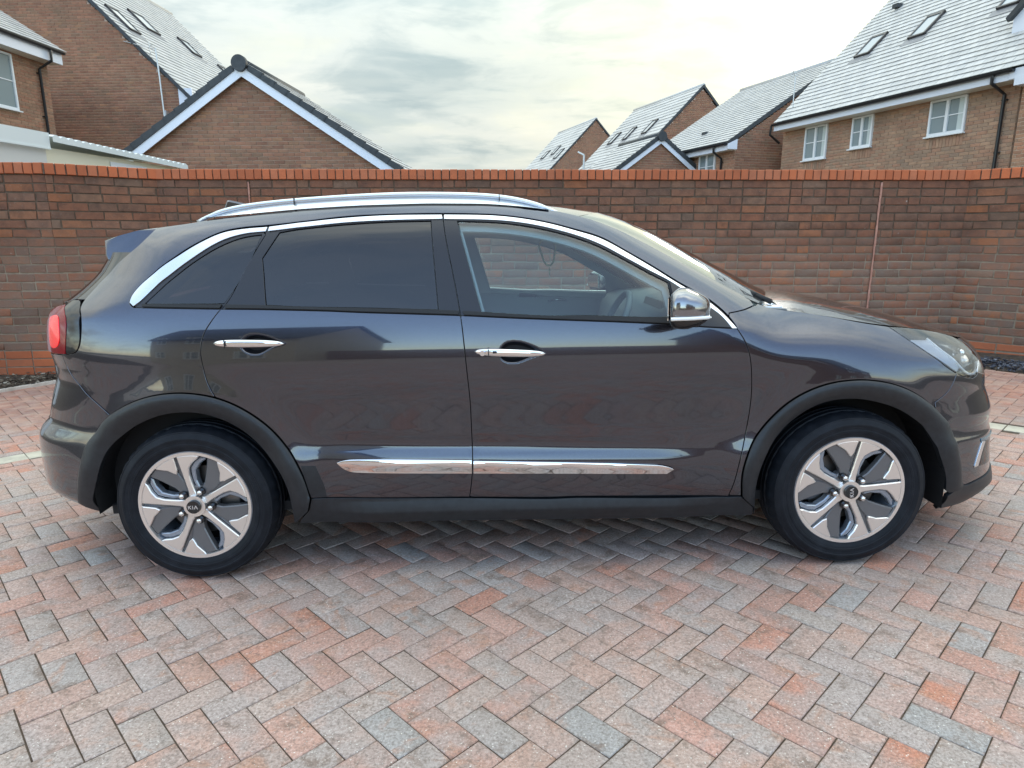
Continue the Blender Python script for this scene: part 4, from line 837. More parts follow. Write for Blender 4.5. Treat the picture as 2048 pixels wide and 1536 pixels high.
T = {
'B': [(-0.314, 1.483), (-0.295, 1.364), (-0.272, 1.255), (-0.242, 1.090), (-0.231, 0.986), (-0.219, 0.831), (-0.213, 0.751), (-0.211, 0.615), (-0.210, 0.483), (-0.218, 0.393), (-0.227, 0.339)],
'R': [(-1.056, 1.439), (-1.154, 1.280), (-1.190, 1.142), (-1.205, 1.126), (-1.229, 1.085), (-1.262, 1.038), (-1.276, 0.993), (-1.280, 0.931), (-1.276, 0.884), (-1.263, 0.832), (-1.232, 0.784)],
'F': [(0.848, 1.014), (0.875, 0.973), (0.896, 0.922), (0.908, 0.864), (0.913, 0.811), (0.917, 0.772), (0.916, 0.682), (0.903, 0.580), (0.880, 0.469), (0.864, 0.375), (0.847, 0.318)],
'AP': [(0.827, 1.072), (0.899, 1.081), (0.973, 1.093)],
'co': [(-1.600, 1.137), (-1.631, 1.147), (-1.656, 1.163), (-1.668, 1.183), (-1.665, 1.224), (-1.626, 1.279), (-1.534, 1.339), (-1.426, 1.389), (-1.315, 1.426), (-1.195, 1.441), (-1.065, 1.447), (-0.892, 1.459), (-0.715, 1.477), (-0.536, 1.484), (-0.314, 1.484), (-0.117, 1.477), (0.002, 1.464), (0.122, 1.441), (0.241, 1.408), (0.333, 1.379), (0.436, 1.320), (0.539, 1.259), (0.641, 1.193), (0.701, 1.159), (0.750, 1.130), (0.791, 1.095), (0.824, 1.060), (0.851, 1.014)],
'chr_r_out': [(-1.638, 1.155), (-1.661, 1.174), (-1.667, 1.205), (-1.622, 1.273), (-1.531, 1.331), (-1.423, 1.382), (-1.312, 1.419), (-1.193, 1.433), (-1.069, 1.439)],
'chr_r_in': [(-1.075, 1.424), (-1.188, 1.417), (-1.304, 1.393), (-1.412, 1.346), (-1.507, 1.287), (-1.576, 1.224), (-1.592, 1.169), (-1.595, 1.146), (-1.606, 1.142)],
'chr_m_out': [(-1.056, 1.440), (-0.891, 1.454), (-0.714, 1.470), (-0.536, 1.478), (-0.317, 1.477)],
'chr_m_in': [(-0.314, 1.463), (-0.534, 1.461), (-0.712, 1.454), (-0.889, 1.438), (-1.059, 1.425)],
'chr_f_out': [(-0.306, 1.477), (-0.118, 1.471), (0.002, 1.458), (0.121, 1.435), (0.240, 1.401), (0.332, 1.371), (0.435, 1.313), (0.538, 1.251), (0.639, 1.185), (0.699, 1.150), (0.747, 1.118), (0.788, 1.083), (0.815, 1.054), (0.847, 1.015)],
'chr_f_in': [(0.829, 1.016), (0.812, 1.042), (0.786, 1.073), (0.753, 1.096), (0.662, 1.160), (0.598, 1.204), (0.536, 1.236), (0.433, 1.293), (0.330, 1.350), (0.239, 1.386), (0.120, 1.420), (0.001, 1.444), (-0.118, 1.456), (-0.305, 1.462)],
'gl_q': [(-1.565, 1.151), (-1.555, 1.188), (-1.519, 1.246), (-1.438, 1.309), (-1.335, 1.361), (-1.223, 1.397), (-1.145, 1.409), (-1.095, 1.412), (-1.203, 1.147)],
'gl_r': [(-0.997, 1.420), (-0.888, 1.433), (-0.711, 1.448), (-0.534, 1.456), (-0.360, 1.457), (-0.328, 1.109), (-0.582, 1.120), (-0.868, 1.130), (-1.015, 1.139), (-1.074, 1.319)],
'gl_f': [(-0.252, 1.454), (-0.118, 1.448), (0.001, 1.435), (0.120, 1.411), (0.238, 1.377), (0.329, 1.340), (0.432, 1.284), (0.535, 1.227), (0.595, 1.196), (0.612, 1.063), (0.414, 1.070), (0.208, 1.079), (0.106, 1.078), (-0.158, 1.098)],
'belt_bot': [(-1.599, 1.136), (-1.421, 1.131), (-1.201, 1.125), (-1.038, 1.121), (-0.775, 1.111), (-0.639, 1.103), (-0.468, 1.095), (-0.242, 1.084), (-0.009, 1.069), (0.301, 1.052), (0.361, 1.049), (0.607, 1.033), (0.720, 1.022), (0.848, 1.013)],
'belt_top': [(-1.568, 1.147), (-1.199, 1.141), (-1.015, 1.135), (-0.868, 1.127), (-0.582, 1.116), (-0.330, 1.106), (-0.158, 1.095), (0.106, 1.075), (0.208, 1.075), (0.413, 1.066), (0.611, 1.059)],
'mirtri': [(0.599, 1.202), (0.662, 1.160), (0.753, 1.096), (0.786, 1.073), (0.812, 1.042), (0.829, 1.016), (0.720, 1.023), (0.612, 1.033), (0.611, 1.063)],
'quarter_rear': [(-1.729, 1.449), (-1.806, 1.379), (-1.916, 1.310), (-1.954, 1.235), (-1.917, 1.156), (-1.824, 1.090), (-1.819, 1.016), (-1.828, 0.976), (-1.854, 0.956), (-2.026, 0.940)],
'bump_seam': [(-1.951, 0.942), (-1.953, 0.901), (-1.913, 0.856), (-1.849, 0.806), (-1.750, 0.748), (-1.687, 0.709)],
'arch_r_out': [(-1.850, 0.349), (-1.813, 0.460), (-1.780, 0.537), (-1.756, 0.605), (-1.729, 0.669), (-1.680, 0.714), (-1.595, 0.762), (-1.512, 0.790), (-1.417, 0.803), (-1.329, 0.801), (-1.231, 0.783), (-1.141, 0.747), (-1.056, 0.690), (-0.990, 0.624), (-0.935, 0.544), (-0.900, 0.465), (-0.883, 0.401), (-0.876, 0.353)],
'arch_r_in': [(-1.782, 0.305), (-1.722, 0.443), (-1.689, 0.519), (-1.645, 0.586), (-1.605, 0.641), (-1.530, 0.685), (-1.449, 0.713), (-1.369, 0.721), (-1.296, 0.716), (-1.208, 0.688), (-1.133, 0.643), (-1.062, 0.580), (-1.008, 0.502), (-0.974, 0.427), (-0.958, 0.335), (-0.970, 0.233)],
'sill_top': [(-0.881, 0.351), (-0.564, 0.340), (-0.226, 0.335), (0.101, 0.325), (0.209, 0.327), (0.507, 0.320), (0.848, 0.314)],
'sill_bot': [(-0.943, 0.233), (-0.637, 0.231), (-0.329, 0.232), (0.314, 0.224), (0.579, 0.220), (0.964, 0.219)],
'arch_f_out': [(0.898, 0.319), (0.891, 0.399), (0.902, 0.475), (0.933, 0.558), (0.986, 0.636), (1.059, 0.709), (1.140, 0.759), (1.235, 0.791), (1.333, 0.802), (1.408, 0.799), (1.504, 0.780), (1.590, 0.745), (1.674, 0.690), (1.722, 0.632), (1.782, 0.558), (1.805, 0.493), (1.835, 0.411), (1.845, 0.313)],
'arch_f_in': [(0.970, 0.220), (0.955, 0.315), (0.959, 0.395), (0.980, 0.478), (1.015, 0.549), (1.059, 0.609), (1.122, 0.663), (1.194, 0.702), (1.266, 0.719), (1.365, 0.719), (1.466, 0.696), (1.539, 0.665), (1.604, 0.615), (1.670, 0.550), (1.705, 0.480), (1.740, 0.399), (1.752, 0.331), (1.751, 0.272), (1.776, 0.229), (1.766, 0.200)],
'fr_seam': [(1.836, 0.801), (1.781, 0.727), (1.705, 0.689)],
'head': [(1.626, 0.997), (1.663, 0.952), (1.710, 0.899), (1.765, 0.844), (1.840, 0.799), (1.907, 0.773), (1.960, 0.769), (2.006, 0.784), (2.043, 0.821), (2.054, 0.863), (2.066, 0.893), (2.028, 0.923), (1.939, 0.952), (1.838, 0.972), (1.724, 0.988)],
'refl_tri': [(1.684, 0.944), (1.802, 0.928), (1.799, 0.876), (1.830, 0.811), (1.746, 0.864)],
'drl': [(1.815, 0.925), (1.810, 0.865), (1.845, 0.818), (1.899, 0.786), (1.946, 0.781), (1.988, 0.795)],
'handle_r': [(-1.219, 0.994), (-0.927, 0.989)],
'handle_f': [(-0.190, 0.944), (0.091, 0.932)],
'rec_r': [(-1.117, 1.006), (-1.106, 1.023), (-1.076, 1.032), (-1.034, 1.030), (-0.986, 1.017), (-0.950, 1.002), (-0.929, 0.990), (-0.963, 0.977), (-1.002, 0.972), (-1.012, 0.955), (-1.043, 0.944), (-1.079, 0.947), (-1.106, 0.957), (-1.123, 0.980)],
'rec_f': [(-0.093, 0.960), (-0.080, 0.978), (-0.046, 0.986), (-0.011, 0.983), (0.035, 0.968), (0.075, 0.948), (0.089, 0.934), (0.057, 0.920), (0.022, 0.915), (0.005, 0.900), (-0.030, 0.891), (-0.070, 0.895), (-0.093, 0.908), (-0.102, 0.923)],
'strip_r': [(-0.756, 0.501), (-0.730, 0.511), (-0.214, 0.498), (-0.215, 0.441), (-0.710, 0.458), (-0.739, 0.475)],
'strip_f': [(-0.205, 0.495), (-0.207, 0.441), (0.207, 0.431), (0.443, 0.425), (0.585, 0.422), (0.611, 0.443), (0.592, 0.456), (0.442, 0.468), (0.207, 0.479)],
'guard': [(-0.903, 0.493), (-0.846, 0.489), (-0.830, 0.441), (-0.815, 0.395), (-0.813, 0.352), (-0.874, 0.358), (-0.884, 0.407)],
'lamp_edge': [(-2.024, 1.140), (-1.912, 1.087), (-1.906, 1.020), (-1.915, 0.949)],
'lamp_top': [(-2.024, 1.140), (-2.074, 1.133), (-2.183, 1.111)],
'lamp_bot': [(-1.915, 0.949), (-2.011, 0.945), (-2.084, 0.946)],
'lamp_core': [(-2.066, 1.088), (-2.017, 1.099), (-1.971, 1.093), (-1.947, 0.992), (-1.969, 0.974), (-2.029, 0.966), (-2.046, 0.972)],
'lamp_dark': [(-2.019, 1.141), (-2.024, 1.159), (-1.934, 1.159), (-1.839, 1.104), (-1.822, 1.038), (-1.826, 0.977), (-1.837, 0.962), (-1.871, 0.952), (-1.911, 0.949)],
'rear_bot': [(-2.059, 0.340), (-1.979, 0.308), (-1.910, 0.289), (-1.807, 0.291)],
'front_lip_top': [(1.845, 0.312), (1.868, 0.301), (1.928, 0.311), (2.084, 0.321)],
'front_lip_bot': [(1.773, 0.201), (1.847, 0.192), (1.989, 0.196), (2.029, 0.244)],
'crease_f': [(1.720, 1.004), (1.701, 0.690)],
'spoiler': [(-2.179, 1.388), (-2.113, 1.420), (-1.881, 1.438), (-1.740, 1.450), (-1.922, 1.314), (-2.052, 1.317)],
'fender_top': [(0.973, 1.093), (1.098, 1.068), (1.190, 1.069), (1.334, 1.055), (1.472, 1.038), (1.633, 1.005)],
'blade': [(1.984, 0.485), (2.015, 0.481), (1.955, 0.380), (1.929, 0.377)],
'blue': [(1.970, 0.499), (2.021, 0.497), (2.096, 0.497), (2.165, 0.500), (2.133, 0.492), (2.072, 0.484), (2.000, 0.484), (1.975, 0.485)],
'chromenose': [(2.046, 0.835), (2.088, 0.800), (2.095, 0.768), (1.991, 0.791), (2.014, 0.819)],
'apillar_top': [(0.164, 1.492), (0.249, 1.470), (0.317, 1.453), (0.424, 1.403), (0.559, 1.331), (0.667, 1.273), (0.747, 1.229), (0.828, 1.188), (0.895, 1.150), (0.976, 1.096)],
}
# ------------------------------------------------------------------ the car
def paint_mat():
    m = mat('metallic_grey_paint', (.085, .085, .10), .20, .9, 1.0, .5, .02); b = NB(m); p = b.n('ShaderNodeTexCoord').outputs['Object']
    v = b.n('ShaderNodeTexVoronoi'); v.inputs['Scale'].default_value = 900; b.l(p, v.inputs['Vector'])
    b.col(b.mix(b.ramp(v.outputs['Color'], [(.3, 0.0), (.8, 1.0)]), PAINT1, PAINT2))
    n = b.noise(p, 2.2, 2, .5); x = b.n('ShaderNodeBump'); x.inputs['Strength'].default_value = .02; x.inputs['Distance'].default_value = .02; b.l(n, x.inputs['Height']); b.l(x.outputs[0], b.b.inputs['Coat Normal'])
    b.b.inputs['Coat IOR'].default_value = 1.75; d = b.noise(p, 5, 5, .65); b.l(b.ramp(d, [(.35, .025), (.75, .055)]), b.b.inputs['Coat Roughness'])
    return m
PAINT1 = (.030, .034, .052); PAINT2 = (.052, .059, .086)
M['paint'] = paint_mat()
M['clad'] = noisy('black_cladding_plastic', (.013, .015, .018), (.019, .022, .026), 40, .42, bump=.08, spec=.45)
M['trimblack'] = mat('satin_black_trim', (.018, .019, .024), .30, spec=.5); M['gloss'] = mat('gloss_black', (.010, .011, .013), .06, spec=.7)
M['mirror_cap'] = mat('silver_mirror_cap', (.24, .245, .265), .12, .9, 1)
M['rubber'] = mat('door_seal_rubber', (.008, .008, .009), .6)
M['inner'] = mat('dark_inner_shell', (.010, .010, .011), .8)
M['chrome'] = mat('satin_chrome', (.78, .80, .83), .16, 1.0); M['chrome_hi'] = mat('bright_chrome', (.85, .85, .86), .05, 1.0)
M['railsilver'] = mat('anodised_silver', (.72, .76, .80), .28, .9)
M['mach'] = mat('machined_alloy', (.84, .81, .78), .30, .88); M['alloy_dark'] = mat('painted_alloy_grey', (.16, .16, .165), .35, .45); M['alloy_wall'] = mat('skylit_alloy_side', (.32, .36, .42), .25, .6)  # alloy_wall: lighter blue-grey stands in for sky light on the spoke sides
M['disc'] = mat('brake_steel', (.20, .19, .18), .4, .9)
tyre = mat('tyre_rubber', (.016, .018, .022), .6, spec=.25); _b = NB(tyre); _p = _b.n('ShaderNodeTexCoord').outputs['Object']
_n = _b.noise(_p, 14, 5, .6); _b.col(_b.mix(_b.ramp(_n, [(.45, 0.0), (.8, .6)]), (.006, .008, .012), (.022, .026, .034))); _b.bump(_b.noise(_p, 90, 3, .6), .2, .001); M['tyre'] = tyre
M['seat'] = noisy('dark_seat_cloth', (.07, .07, .075), (.10, .10, .11), 60, .85); M['dash'] = mat('dash_plastic', (.20, .225, .235), .5); M['doortrim'] = mat('door_trim_plastic', (.34, .40, .42), .45); M['headliner'] = mat('grey_headliner', (.55, .60, .60), .9)
def glass_mat(name, tint, refl_rough=0.0, ior=1.52, boost=1.0):
    m = bpy.data.materials.new(name); m.use_nodes = True; t = m.node_tree; t.nodes.clear()
    o = t.nodes.new('ShaderNodeOutputMaterial'); mx = t.nodes.new('ShaderNodeMixShader'); tr = t.nodes.new('ShaderNodeBsdfTransparent'); gl_ = t.nodes.new('ShaderNodeBsdfGlossy'); fr_ = t.nodes.new('ShaderNodeFresnel')
    tr.inputs[0].default_value = (*tint, 1); gl_.inputs['Roughness'].default_value = refl_rough; fr_.inputs['IOR'].default_value = ior
    ml = t.nodes.new('ShaderNodeMath'); ml.operation = 'MULTIPLY'; ml.use_clamp = True; ml.inputs[1].default_value = boost
    t.links.new(fr_.outputs[0], ml.inputs[0]); t.links.new(ml.outputs[0], mx.inputs[0]); t.links.new(tr.outputs[0], mx.inputs[1]); t.links.new(gl_.outputs[0], mx.inputs[2]); t.links.new(mx.outputs[0], o.inputs[0]); return m
M['privacy'] = glass_mat('privacy_glass', (.05, .055, .065), 0, 1.55, 1.9); M['glass'] = glass_mat('green_tinted_glass', (.82, .96, .95), 0, 1.52, 2.3); M['lens'] = glass_mat('clear_lens', (.95, .96, .97), 0, 1.5, 1.8)
M['lamp_red'] = mat('red_lens', (.22, .004, .010), .12, spec=.3, coat=.4); M['lamp_core'] = mat('red_core_glow', (.75, .010, .015), .2, coat=1, emis=((1, .008, .012), .32))  # tail lamp is off; the core's weak emission stands in for daylight in it
M['white_light'] = mat('light_guide', (.85, .86, .84), .2); M['amber'] = mat('projector_bezel', (.75, .68, .58), .2, .5); M['wreath'] = mat('hanging_cord', (.85, .82, .55), .7)
M['reflector'] = mat('lamp_reflector', (.75, .77, .80), .25, .4); M['lampgrey'] = mat('lamp_housing', (.36, .38, .40), .15, .8)
M['blue'] = mat('blue_accent', (.02, .10, .16), .12, .3, 1); M['letter'] = mat('silver_lettering', (.75, .76, .78), .25, .8)

DENSE = .008
def dense(pts, st=DENSE, closed=False):
    p = np.array(pts, float); 
    if closed: p = np.vstack([p, p[:1]])
    # centripetal-ish catmull rom then even spacing
    n = len(p); out_ = []
    ext = np.vstack([2*p[0]-p[1], p, 2*p[-1]-p[-2]])
    for i in range(n-1):
        p0, p1, p2, p3 = ext[i:i+4]; L = np.linalg.norm(p2-p1)
        if L < 1e-6: continue
        k = max(2, int(L/st)); t = np.linspace(0, 1, k, endpoint=False)[:, None]
        l0 = np.linalg.norm(p1-p0)+1e-9; l2 = np.linalg.norm(p3-p2)+1e-9
        m1 = (p2-p0)/(l0+L)*L; m2 = (p3-p1)/(L+l2)*L
        out_.append((2*t**3-3*t**2+1)*p1+(t**3-2*t**2+t)*m1+(-2*t**3+3*t**2)*p2+(t**3-t**2)*m2)
    out_.append(p[-1:]); q = np.vstack(out_)
    for it in range(14): q[1:-1] += .5*(.5*(q[:-2]+q[2:])-q[1:-1])
    return q[:-1] if closed else q
def corners(pts, ang=32):
    """closed outline with corners kept"""
    p = np.array(pts, float); n = len(p); cs = []
    for i in range(n):
        a = p[i]-p[i-1]; b = p[(i+1) % n]-p[i]; c = np.dot(a, b)/(np.linalg.norm(a)*np.linalg.norm(b)+1e-12)
        if math.degrees(math.acos(max(-1, min(1, c)))) > ang: cs.append(i)
    if not cs: return dense(p, closed=True)
    res = []
    for a, b in zip(cs, cs[1:]+[cs[0]+n]):
        seg = [p[i % n] for i in range(a, b+1)]; res.append(dense(seg)[:-1])
    return np.vstack(res)
D = {k: dense(v) for k, v in T.items()}
def area2(p): return .5*np.sum(p[:, 0]*np.roll(p[:, 1], -1)-np.roll(p[:, 0], -1)*p[:, 1])
def thin(p, st):
    """even closed outline at spacing st"""
    q = [p[0]]
    for x in p[1:]:
        if np.linalg.norm(x-q[-1]) >= st*.6: q.append(x)
    if np.linalg.norm(q[-1]-q[0]) < st*.4: q.pop()
    return np.array(q)
def inside(P_, poly):
    x, y = P_[:, 0], P_[:, 1]; r = np.zeros(len(P_), bool); n = len(poly); j = n-1
    for i in range(n):
        xi, yi = poly[i]; xj, yj = poly[j]
        c = ((yi > y) != (yj > y)); d = (yj-yi) if abs(yj-yi) > 1e-12 else 1e-12
        r ^= c & (x < (xj-xi)*(y-yi)/d+xi); j = i
    return r
def segdist(P_, poly):
    a = poly; b = np.roll(poly, -1, 0); d = b-a; L = (d*d).sum(1)+1e-12; best = np.full(len(P_), 1e9)
    for i in range(len(a)):
        t = np.clip(((P_-a[i])@d[i])/L[i], 0, 1); best = np.minimum(best, np.linalg.norm(P_-a[i]-t[:, None]*d[i], axis=1))
    return best
def lift(q, off=0, disp=None, side=1):
    s, z = q[:, 0], q[:, 1]
    def F(s, z):
        p = PB(s, z)+NBdy(s, z)*np.reshape(off+(disp(s, z) if disp else 0*s), (-1, 1)); return p
    e = .0035; p = F(s, z); n = np.cross(F(s+e, z)-F(s-e, z), F(s, z+e)-F(s, z-e)); n /= np.linalg.norm(n, axis=1, keepdims=True)+1e-12
    if side < 0: p = p*[1, -1, 1]; n = n*[1, -1, 1]
    return p, n
def panel(name, poly, material, parent, off=0, th=.018, gap=.0028, grid=.028, holes=(), disp=None, side=1, step=.013, bevel=.0016, fine=None):
    poly = thin(np.asarray(poly, float), step)
    if area2(poly) < 0: poly = poly[::-1]
    poly = inset(poly, gap) if gap else poly
    hs = []
    for h_ in holes:
        h_ = thin(np.asarray(h_, float), step)
        if area2(h_) < 0: h_ = h_[::-1]
        hs.append(inset(h_, -gap) if gap else h_)
    mn, mx = poly.min(0), poly.max(0)
    gx, gy = np.meshgrid(np.arange(mn[0]+grid/2, mx[0], grid), np.arange(mn[1]+grid/2, mx[1], grid)); gp = np.stack([gx.ravel(), gy.ravel()], 1)
    gp = gp[inside(gp, poly)]
    if fine is not None:      # closer mesh where something is pressed into the panel
        fa, fb = fine.min(0)-.02, fine.max(0)+.02; fx, fy = np.meshgrid(np.arange(fa[0], fb[0], .0045), np.arange(fa[1], fb[1], .0045)); fp = np.stack([fx.ravel(), fy.ravel()], 1)
        gp = gp[~((gp[:, 0] > fa[0]-.01) & (gp[:, 0] < fb[0]+.01) & (gp[:, 1] > fa[1]-.01) & (gp[:, 1] < fb[1]+.01))]; gp = np.vstack([gp, fp])
    if len(gp): gp = gp[segdist(gp, poly) > grid*.45]
    for h_ in hs:
        if len(gp): gp = gp[~inside(gp, h_)]
        if len(gp): gp = gp[segdist(gp, h_) > grid*.45]
    allp = [poly]+hs; V2 = np.vstack(allp+[gp]); E = []; o = 0
    for a in allp:
        n = len(a); E += [(o+i, o+(i+1) % n) for i in range(n)]; o += n
    r = geometry.delaunay_2d_cdt([Vector((float(a), float(b))) for a, b in V2], E, [], 1, 1e-6, True)
    v2 = np.array([(v.x, v.y) for v in r[0]]); F = np.array([f for f in r[2] if len(f) == 3])
    cen = v2[F].mean(1); ok = inside(cen, poly)
    for h_ in hs: ok &= ~inside(cen, h_)
    F = F[ok]; A = np.cross(v2[F[:, 1]]-v2[F[:, 0]], v2[F[:, 2]]-v2[F[:, 0]]); F[A < 0] = F[A < 0][:, ::-1]; F = F[np.abs(A) > 1e-9]
    p, n = lift(v2, off, disp, 1)
    # boundary edges
    ed = {}
    for f in F:
        for a, b in ((f[0], f[1]), (f[1], f[2]), (f[2], f[0])): ed[(a, b)] = 1
    be = [(a, b) for a, b in ed if (b, a) not in ed]
    verts = [p]; norms = [n]; faces = [tuple(f) for f in F]
    bv = sorted({a for e_ in be for a in e_}); mp_ = {a: i for i, a in enumerate(bv)}; nb = len(bv); base = len(p)
    outd = np.zeros((nb, 2))
    for a, b in be:
        d = v2[b]-v2[a]; d /= np.linalg.norm(d)+1e-12; o_ = np.array([d[1], -d[0]]); outd[mp_[a]] += o_; outd[mp_[b]] += o_
    outd /= np.linalg.norm(outd, axis=1, keepdims=True)+1e-12
    bq = v2[bv]; o3 = PB(bq[:, 0]+outd[:, 0]*.004, bq[:, 1]+outd[:, 1]*.004)-PB(bq[:, 0]-outd[:, 0]*.004, bq[:, 1]-outd[:, 1]*.004); o3 /= np.linalg.norm(o3, axis=1, keepdims=True)+1e-12
    pb, nb3 = p[bv], n[bv]
    r1 = pb+o3*bevel*.8-nb3*bevel; r2 = r1-nb3*th
    verts += [r1, r1, r2]; norms += [(nb3+o3*1.2), o3, o3]
    for a, b in be:
        i, j = mp_[a], mp_[b]
        faces.append((b, a, base+i, base+j)); faces.append((base+nb+j, base+nb+i, base+2*nb+i, base+2*nb+j))
    V = np.vstack(verts); Nn = np.vstack(norms); Nn /= np.linalg.norm(Nn, axis=1, keepdims=True)+1e-12
    if side < 0: V = V*[1, -1, 1]; Nn = Nn*[1, -1, 1]; faces = [f[::-1] for f in faces]
    me = bpy.data.meshes.new(name); me.from_pydata(V.tolist(), [], [tuple(int(i) for i in f) for f in faces]); me.update()
    me.polygons.foreach_set('use_smooth', [True]*len(me.polygons)); me.normals_split_custom_set_from_vertices(Nn.tolist())
    me.materials.append(material); return link(name, me, parent)

car = thing('parked_car', 'dark grey metallic crossover car parked side-on on the block paving', 'car', mw=MCAR)
def before(d, f): return np.array([p for p in d if f(p)])
def near_idx(d, q): return int(np.argmin(np.linalg.norm(d-np.array(q), axis=1)))
def cut(d, a, b):
    """piece of polyline d from the point nearest a to the point nearest b (either direction)"""
    i, j = near_idx(d, a), near_idx(d, b)
    return d[i:j+1] if i <= j else d[j:i+1][::-1]
A_ = lambda *pts: np.array(pts, float)
lin = lambda a, b, n=None: np.linspace(a, b, max(2, n or int(np.linalg.norm(np.array(b)-np.array(a))/.012)))
def J(*segs):
    """join polylines into one outline, dropping doubled points"""
    q = [s for s in segs]; out_ = [q[0][0]]
    for s in q:
        for p in s:
            d = np.linalg.norm(p-out_[-1])
            if d > .02: out_ += list(lin(out_[-1], p)[1:])
            elif d > .003: out_.append(p)
    if np.linalg.norm(out_[-1]-out_[0]) > .02: out_ += list(lin(out_[-1], out_[0])[1:-1])
    return np.array(out_)
B_ = D['B']; Rr = D['R']; Ff = D['F']; AP = D['AP']; CO = D['co']; BB = D['belt_bot']; BT = D['belt_top']; ARO = D['arch_r_out']; ARI = D['arch_r_in']; AFO = D['arch_f_out']; AFI = D['arch_f_in']
ST = D['sill_top']; SB = D['sill_bot']
ztop = lambda s0, s1: np.array([(s, float(fZT(s))+.004) for s in np.linspace(s0, s1, max(3, int(abs(s1-s0)/.015)))])
SE = SEND-.0005
QR = D['quarter_rear']; BS = D['bump_seam']
GLQ, GLR, GLF = corners(T['gl_q']), corners(T['gl_r']), corners(T['gl_f'], 28)
# handle cups are pressed into the doors
def cup(poly, depth):
    poly = np.array(poly)
    def f(s, z):
        q = np.stack([np.ravel(s), np.ravel(z)], 1); d = segdist(q, poly); ins = inside(q, poly); v = np.where(ins, np.clip(d/.022, 0, 1), 0); return -depth*(v*v*(3-2*v))
    return f
RECR, RECF = corners(T['rec_r'], 60), corners(T['rec_f'], 60)
front_door_poly = J(cut(B_, (-.242, 1.085), (-.227, .339)), cut(ST, (-.226, .335), (.848, .314)), Ff[::-1], cut(BB, (.847, 1.014), (-.242, 1.084)))
rear_door_poly = J(cut(Rr, (-1.202, 1.126), (-1.232, .784)), cut(ARO, (-1.231, .783), (-.876, .353)), cut(ST, (-.870, .350), (-.226, .335)), cut(B_, (-.227, .339), (-.242, 1.085)), cut(BB, (-.242, 1.084), (-1.198, 1.125)))
quarter_poly = J(AP[::-1], cut(CO, (.822, 1.061), (-1.594, 1.137)), cut(BB, (-1.593, 1.136), (-1.2, 1.125)), cut(Rr, (-1.202, 1.126), (-1.232, .784)), cut(ARO, (-1.231, .783), (-1.700, .700)),
    BS[::-1][:-1], A_((-1.95, .946)), cut(QR, (-1.90, .948), (-1.663, 1.450)), ztop(-1.73, .965))
fender_poly = J(AP, A_((.99, 1.094)), ztop(1.0, 1.60), cut(D['head'], (1.617, .999), (1.848, .800)), D['fr_seam'], cut(AFO, (1.700, .668), (.898, .319)), A_((.850, .318)), Ff[::-1], cut(CO, (.849, 1.014), (.822, 1.061)))
bumper_f_poly = J(D['fr_seam'][::-1], cut(D['head'], (1.848, .800), (2.043, .821)), A_((SE, .835), (SE, .33)), D['front_lip_top'][::-1], cut(AFO, (1.845, .313), (1.705, .662)))
bumper_r_poly = J(cut(QR, (-2.025, .941), (-1.93, .948)), BS, cut(ARO, (-1.700, .700), (-1.849, .349)), A_((-1.835, .30)), D['rear_bot'][::-1], A_((-2.15, .32), (-SE, .31), (-SE, .60), (-2.2, .60), (-2.14, .66), (-2.10, .75), (-2.10, .935)))
tailgate_poly = J(A_((-2.115, .93), (-2.115, .75), (-2.155, .67), (-2.21, .612), (-SE, .612), (-SE, 1.10), (-2.33, 1.12), (-2.33, .95), (-2.15, .932)))
tailglass_poly = J(cut(QR, (-1.85, 1.36), (-1.86, 1.12)), A_((-1.93, 1.165), (-2.02, 1.165), (-2.34, 1.12), (-SE, 1.12), (-SE, 1.36)))
lip_poly = J(D['front_lip_top'], A_((2.3, .33), (SE, .335), (SE, .235), (2.25, .225), (2.05, .215)), D['front_lip_bot'][:-1][::-1], A_((1.765, .200)), cut(AFI, (1.775, .229), (1.750, .275)))
afb = J(AFO, A_((1.83, .300)), A_((1.765, .285)), cut(AFI, (1.752, .30), (.970, .220)), A_((.955, .26)))
arb = J(ARO[::-1], A_((-1.85, .33), (-1.80, .292)), ARI, A_((-.955, .235), (-.89, .30)))
sill_poly = J(cut(ST, (-.872, .350), (.848, .314)), A_((.898, .317), (.953, .262), (.962, .221)), SB[::-1], A_((-.943, .240), (-.888, .300)))
def arch_disp(xc):
    po, pi_ = (AFO, AFI) if xc > 0 else (ARO, ARI)
    def od(P_, L_):
        a = L_[:-1]; d = L_[1:]-a; LL = (d*d).sum(1)+1e-12; best = np.full(len(P_), 9.0)
        for i in range(0, len(a)):
            t = np.clip(((P_-a[i])@d[i])/LL[i], 0, 1); best = np.minimum(best, np.linalg.norm(P_-a[i]-t[:, None]*d[i], axis=1))
        return best
    po, pi_ = po[::3], pi_[::3]
    def f(s, z):
        q = np.stack([np.ravel(s), np.ravel(z)], 1); a, b = od(q, po), od(q, pi_); t = a/(a+b+1e-6)
        return .002+.016*np.sin(math.pi*t**.62)
    return f
def sill_disp(s, z):
    f = np.clip((s+.85)/.2, 0, 1)*np.clip((.88-s)/.25, 0, 1)
    return .006+f*(.022*np.clip((.335-z)/.045, 0, 1)-.010*np.clip((.287-z)/.05, 0, 1))
up_q = J(cut(CO, (-1.108, 1.447), (-1.62, 1.147)), A_((-1.594, 1.137)), cut(BB, (-1.593, 1.136), (-1.2, 1.125)), cut(Rr, (-1.198, 1.14), (-1.1, 1.43)))
up_r = J(cut(Rr, (-1.1, 1.43), (-1.202, 1.126)), cut(BB, (-1.198, 1.125), (-.242, 1.084)), cut(B_, (-.242, 1.085), (-.314, 1.483)), cut(CO, (-.32, 1.484), (-1.09, 1.447)))
up_f = J(cut(B_, (-.314, 1.483), (-.242, 1.085)), cut(BB, (-.242, 1.084), (.847, 1.014)), cut(CO, (.849, 1.014), (-.31, 1.484)))
